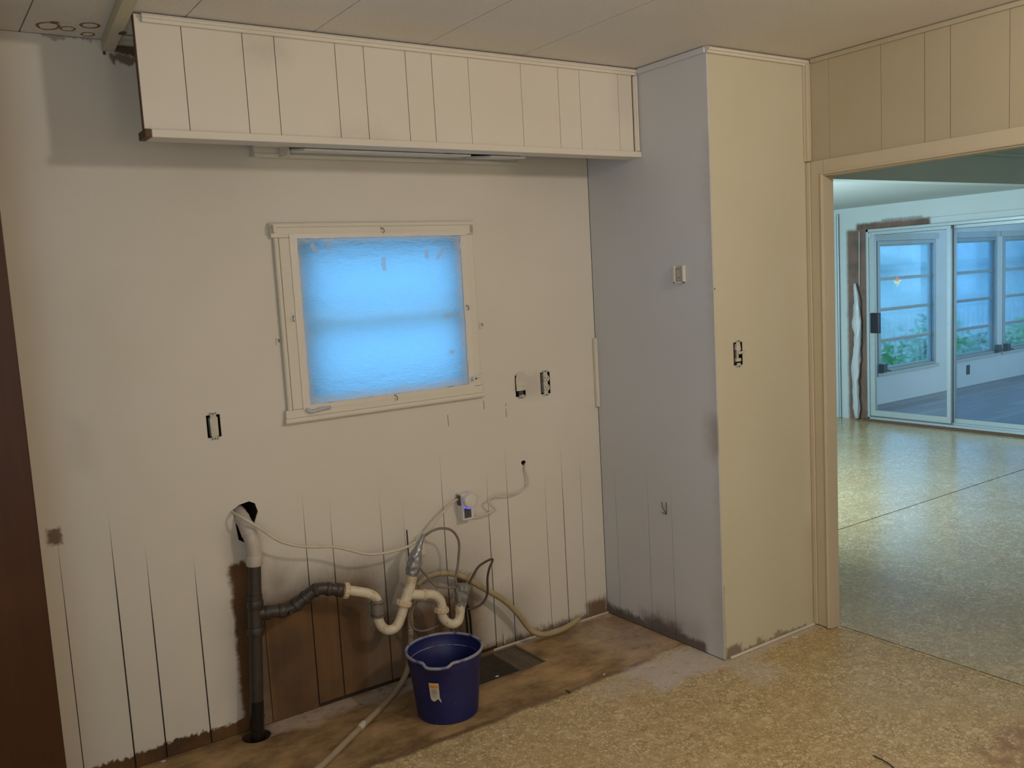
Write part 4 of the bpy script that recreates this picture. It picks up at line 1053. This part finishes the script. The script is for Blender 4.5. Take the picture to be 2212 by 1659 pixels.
# flower sticker on the glass
def leafm(): pass
fs_ = thing('glass_sticker', (XD+.0, 1.74, 1.22), 'small orange and white flower sticker on the left glass panel', 'sticker')
t = NT('sticker_orange'); t.set('Base Color', (.8, .35, .2, 1)); M_so = t.m
t = NT('sticker_cream'); t.set('Base Color', (.85, .8, .6, 1)); M_sc = t.m
d = _f + _R*((1939-1106)/FOC) - _U*((608-829.5)/FOC); cs = CAM+d*((XD-.002-CAM.x)/d.x)
for k, (a, L_, mt) in enumerate(((1.7, .05, M_so), (2.5, .04, M_so), (.9, .035, M_so), (4.6, .05, M_sc), (5.4, .042, M_sc), (3.7, .042, M_sc), (.2, .045, M_sc), (3.1, .045, M_sc))):
    mb = MB(); dy, dz = math.cos(a), math.sin(a); w = .007
    vv = [mb.bm.verts.new((cs.x-.0004*k, cs.y-(dy*s*L_-dz*o_*w), cs.z+dz*s*L_+dy*o_*w)) for s, o_ in ((0, 0), (.4, 1), (.8, .6), (1, 0), (.8, -.6), (.4, -1))]
    mb.bm.faces.new(vv); obj('petal', mb, mt, fs_, recalc=False)
# bunched masking plastic hanging beside the door
pl = thing('hanging_plastic', (XF-.03, 2.15, 0), 'bunched strip of clear masking plastic hanging beside the sliding door', 'plastic film')
pp = []
for k in range(26):
    z = 1.30-k*1.285/25; pp.append(Vector((XF-.046, 2.138+.016*math.sin(z*5.1)+.012*mnoise.noise((z*9, 0, 0)), z)))
mb = MB(); mb.tube(pp, .03, 22, True, rf=lambda t_, i: (lambda q: (.015+.027*min(1, t_*6)*min(1, (1-t_)*8+.3))*(.55+.95*abs(mnoise.noise((2.2*math.cos(q), 2.2*math.sin(q), i*.33)))) * (1.0 if abs(math.cos(q)) < .7 else .65)))
obj('film', mb, M_film2, pl, 'all')
obj('strand', MB().tube([(XF-.014, 2.118, 1.78), (XF-.018, 2.122, 1.28)], .004, 6), M_film2, pl)

# ------------------------------------------------------------------ sun porch beyond the sliding door
YP = 2.53
def porch_floor():
    t = NT('blue_grey_planks'); P = t.pos(); br = t.n('ShaderNodeTexBrick'); br.inputs['Scale'].default_value = 1
    br.inputs['Brick Width'].default_value = 1.1; br.inputs['Row Height'].default_value = .13; br.inputs['Mortar Size'].default_value = .003
    br.inputs['Color1'].default_value = (.19, .20, .24, 1); br.inputs['Color2'].default_value = (.36, .37, .41, 1); br.inputs['Mortar'].default_value = (.08, .08, .1, 1)
    t.l.new(t._g, br.inputs['Vector']); g = t.noise(10, 4, .6, sc3=(.6, 5, 1))
    c = t.mix(t.m_('MULTIPLY', g, .55), br.outputs[0], (.45, .46, .50)); t.set('Base Color', c).set('Roughness', .45); return t.m
struct('floor_4', MB().box(XF+.001, 11.0, -2.0, YP+.1, -.05, -.0005), porch_floor(), 'blue-grey plank floor of the sun porch beyond the glass')
M_porch = paint('porch_paint', 0, base=(.72, .78, .80), amp=.01)
pw = MB().box(XF+.1, 11.0, YP, YP+.10, 0, .335).box(XF+.1, 11.0, YP, YP+.10, 1.70, 2.15)
WX = [(4.95+.17, 5.62), (5.90, 6.98), (7.28, 8.28), (8.42, 9.42), (9.72, 10.75)]
xp = [(XF+.1, WX[0][0])] + [(WX[i][1], WX[i+1][0]) for i in range(4)] + [(10.75, 11.0)]
for a, b in xp: pw.box(a, b, YP, YP+.10, .335, 1.70)
wpo = struct('wall_porch', pw, M_porch, 'long porch wall with awning windows above a knee wall')
ou = obj('outlet_plate', MB().box(7.62, 7.69, YP-.006, YP-.0005, .135, .245, .002), M_aludark, wpo)
struct('wall_porch_end', MB().box(11.0, 11.1, -2.0, YP+.1, 0, 2.15), M_porch, 'end wall of the porch outside the view')
struct('wall_porch_near', MB().box(XF+.1, 11.0, -2.1, -2.0, 0, 2.15), M_porch, 'near wall of the porch outside the view')
struct('ceiling_4', MB().box(XF+.101, 11.1, -2.1, YP+.1, 2.15, 2.2), M_porch, 'ceiling of the sun porch')
RZ = [.355, .66, .985, 1.305, 1.665]
for wi, (a, b) in enumerate(WX):
    w = thing('window_%d' % (wi+3), ((a+b)/2, YP, .335), None, None); w['kind'] = 'structure'; w['label'] = 'four-pane awning window of the porch, number %d from the left' % (wi+1)
    e = .002
    obj('frame', MB().box(a+e, a+.045, YP-.012, YP+.07, .335+e, 1.70-e, .002).box(b-.045, b-e, YP-.012, YP+.07, .335+e, 1.70-e, .002).box(a+.045, b-.045, YP-.012, YP+.07, 1.66, 1.70-e, .002).box(a+.045, b-.045, YP-.012, YP+.07, .335+e, .362, .002), M_alu, w)
    obj('casing', MB().box(a-.06, b+.06, YP-.016, YP-.0008, 1.703, 1.765, .002).box(a-.03, b+.03, YP-.03, YP-.0008, .300, .333, .002), M_trim_rear, w)
    for k in range(4):
        z0, z1 = (.362, *RZ[1:4])[k], (*RZ[1:4], 1.66)[k]
        s = obj('awning_sash', MB().box(a+.047, b-.047, YP+.02, YP+.045, z0+.001, z0+.020).box(a+.047, b-.047, YP+.02, YP+.045, z1-.014, z1-.001).box(a+.047, a+.062, YP+.02, YP+.045, z0+.02, z1-.014).box(b-.062, b-.047, YP+.02, YP+.045, z0+.02, z1-.014), M_alu, w)
        obj('pane', MB().box(a+.062, b-.062, YP+.030, YP+.034, z0+.02, z1-.014), M_haze, s)
    obj('operator', MB().box(a+.005 if wi != 2 else b-.06, a+.07 if wi != 2 else b-.0, YP-.07, YP-.0125, .34, .43, .004).tube([(a+.04 if wi != 2 else b-.03, YP-.06, .38), (a+.10 if wi != 2 else b+.05, YP-.085, .35)], .008, 8), M_aludark, w)

# ------------------------------------------------------------------ outdoors
def grass():
    t = NT('pale_ground'); t.set('Base Color', t.mix(t.noise(3, 4), (.42, .46, .46), (.60, .62, .62))).set('Roughness', .9); return t.m
struct('ground', MB().box(-30, 45, YP+.15, 40, -.45, -.35), grass(), 'pale paved ground outside the porch')
M_side_h = simple('pale_siding', (.72, .80, .76), .7, var=.08, vs=1.5)
M_roofn = simple('grey_roof', (.34, .42, .40), .8, var=.2)
nh = thing('neighbour_house', (11, 9.2, -.35), 'pale neighbouring house seen blurred through the porch windows', 'house')
obj('wall', MB().box(3, 26, 9.2, 13, -.34, 1.45), M_side_h, nh)
for k in range(9): obj('siding_board', MB().box(3, 26, 9.17, 9.199, -.3+k*.19, -.3+k*.19+.012), M_side_h, nh)
obj('roof', MB().prism([(8.6, 1.30), (11.1, 1.75), (13.6, 1.30), (13.6, 1.42), (11.1, 1.87), (8.6, 1.42)], lambda u, v, d: (d, u, v), 2.5, 26.5), M_roofn, nh)
ff = thing('picket_fence', (12, 6.6, -.35), 'white fence beyond the bushes outside the porch', 'fence')
obj('rail', MB().box(4, 22, 6.62, 6.65, -.1, -.05).box(4, 22, 6.62, 6.65, .32, .37), M_white, ff)
pk = MB().box(0, .085, 6.595, 6.615, -.345, .48); me0 = None
for k in range(100):
    x = 4+k*.18
    if me0 is None:
        o0 = obj('picket', pk, M_white, ff); me0 = o0.data; base0 = o0.location.copy()
        o0.location.x += x
    else:
        o1 = o0.copy(); COL.objects.link(o1); o1.parent = ff; o1.location.x = base0.x+x
M_leaf = simple('bush_leaves', (.16, .42, .12), .5, var=.5, vs=9)
M_leaf2 = simple('light_leaves', (.45, .72, .18), .5, var=.4, vs=9)
M_leaf3 = simple('tree_leaves', (.10, .26, .16), .6, var=.5, vs=4)
M_bark = simple('bark', (.12, .09, .07), .9)
def shrub(name, c, rad, n, ls, mt, label, category, group, seed, trunk=0):
    rnd = random.Random(seed); r = thing(name, c, label, category, group)
    mb = MB()
    for _ in range(n):
        d = Vector((rnd.gauss(0, 1), rnd.gauss(0, 1), rnd.gauss(0, 1))).normalized()*(rnd.random()**.4)
        p = Vector(c)+Vector((d.x*rad[0], d.y*rad[1], trunk+rad[2]+d.z*rad[2]))
        a = Vector((rnd.gauss(0, 1), rnd.gauss(0, 1), rnd.gauss(0, .6))).normalized(); b = a.cross(Vector((rnd.gauss(0, 1), rnd.gauss(0, 1), rnd.gauss(0, 1)))).normalized()
        l = ls*rnd.uniform(.6, 1.3)
        mb.bm.faces.new([mb.bm.verts.new(p), mb.bm.verts.new(p+a*l*.5+b*l*.2), mb.bm.verts.new(p+a*l), mb.bm.verts.new(p+a*l*.5-b*l*.2)])
    o = obj('foliage', mb, mt, r, recalc=False); o['kind'] = 'stuff'
    st_ = MB(); hgt = trunk+rad[2]*1.4
    for k in range(4):
        st_.tube([Vector(c)+Vector((rad[0]*.06*k, 0, 0)), Vector(c)+Vector((rad[0]*(.25*k-.4), 0, hgt))], .02+.03*(trunk > 0), 6)
    obj('stems', st_, M_bark, r)
for k, (x, y, rx, rz, mt) in enumerate(((6.5, 3.5, .36, .36, M_leaf), (7.45, 3.6, .40, .44, M_leaf), (8.45, 3.5, .42, .56, M_leaf), (9.5, 3.5, .44, .42, M_leaf), (10.6, 3.45, .46, .46, M_leaf2), (11.75, 3.7, .48, .5, M_leaf2), (12.95, 4.0, .5, .5, M_leaf))):
    shrub('bush', (x, y, -.35), (rx, .4, rz), 520, .13, mt, 'leafy %s bush outside the porch windows, %s' % ('light green' if mt is M_leaf2 else 'green', ('first', 'second', 'third', 'fourth', 'fifth', 'sixth', 'seventh')[k]+' from the left'), 'bush', 'bushes outside the porch windows', k)
for k, (x, y, rr_, tk) in enumerate(((9.5, 15.5, 2.2, 1.2), (14.6, 16, 2.4, 1.4), (19.8, 17, 2.4, 1.0), (25, 16, 2.4, 1.2), (30.5, 18, 2.6, 1.0))):
    shrub('tree', (x, y, -.35), (rr_, 1.6, 2.0), 2600, .5, M_leaf3, 'dark leafy tree behind the neighbouring house, %s from the left' % ('first', 'second', 'third', 'fourth', 'fifth')[k], 'tree', 'trees behind the neighbouring house', 40+k, tk)
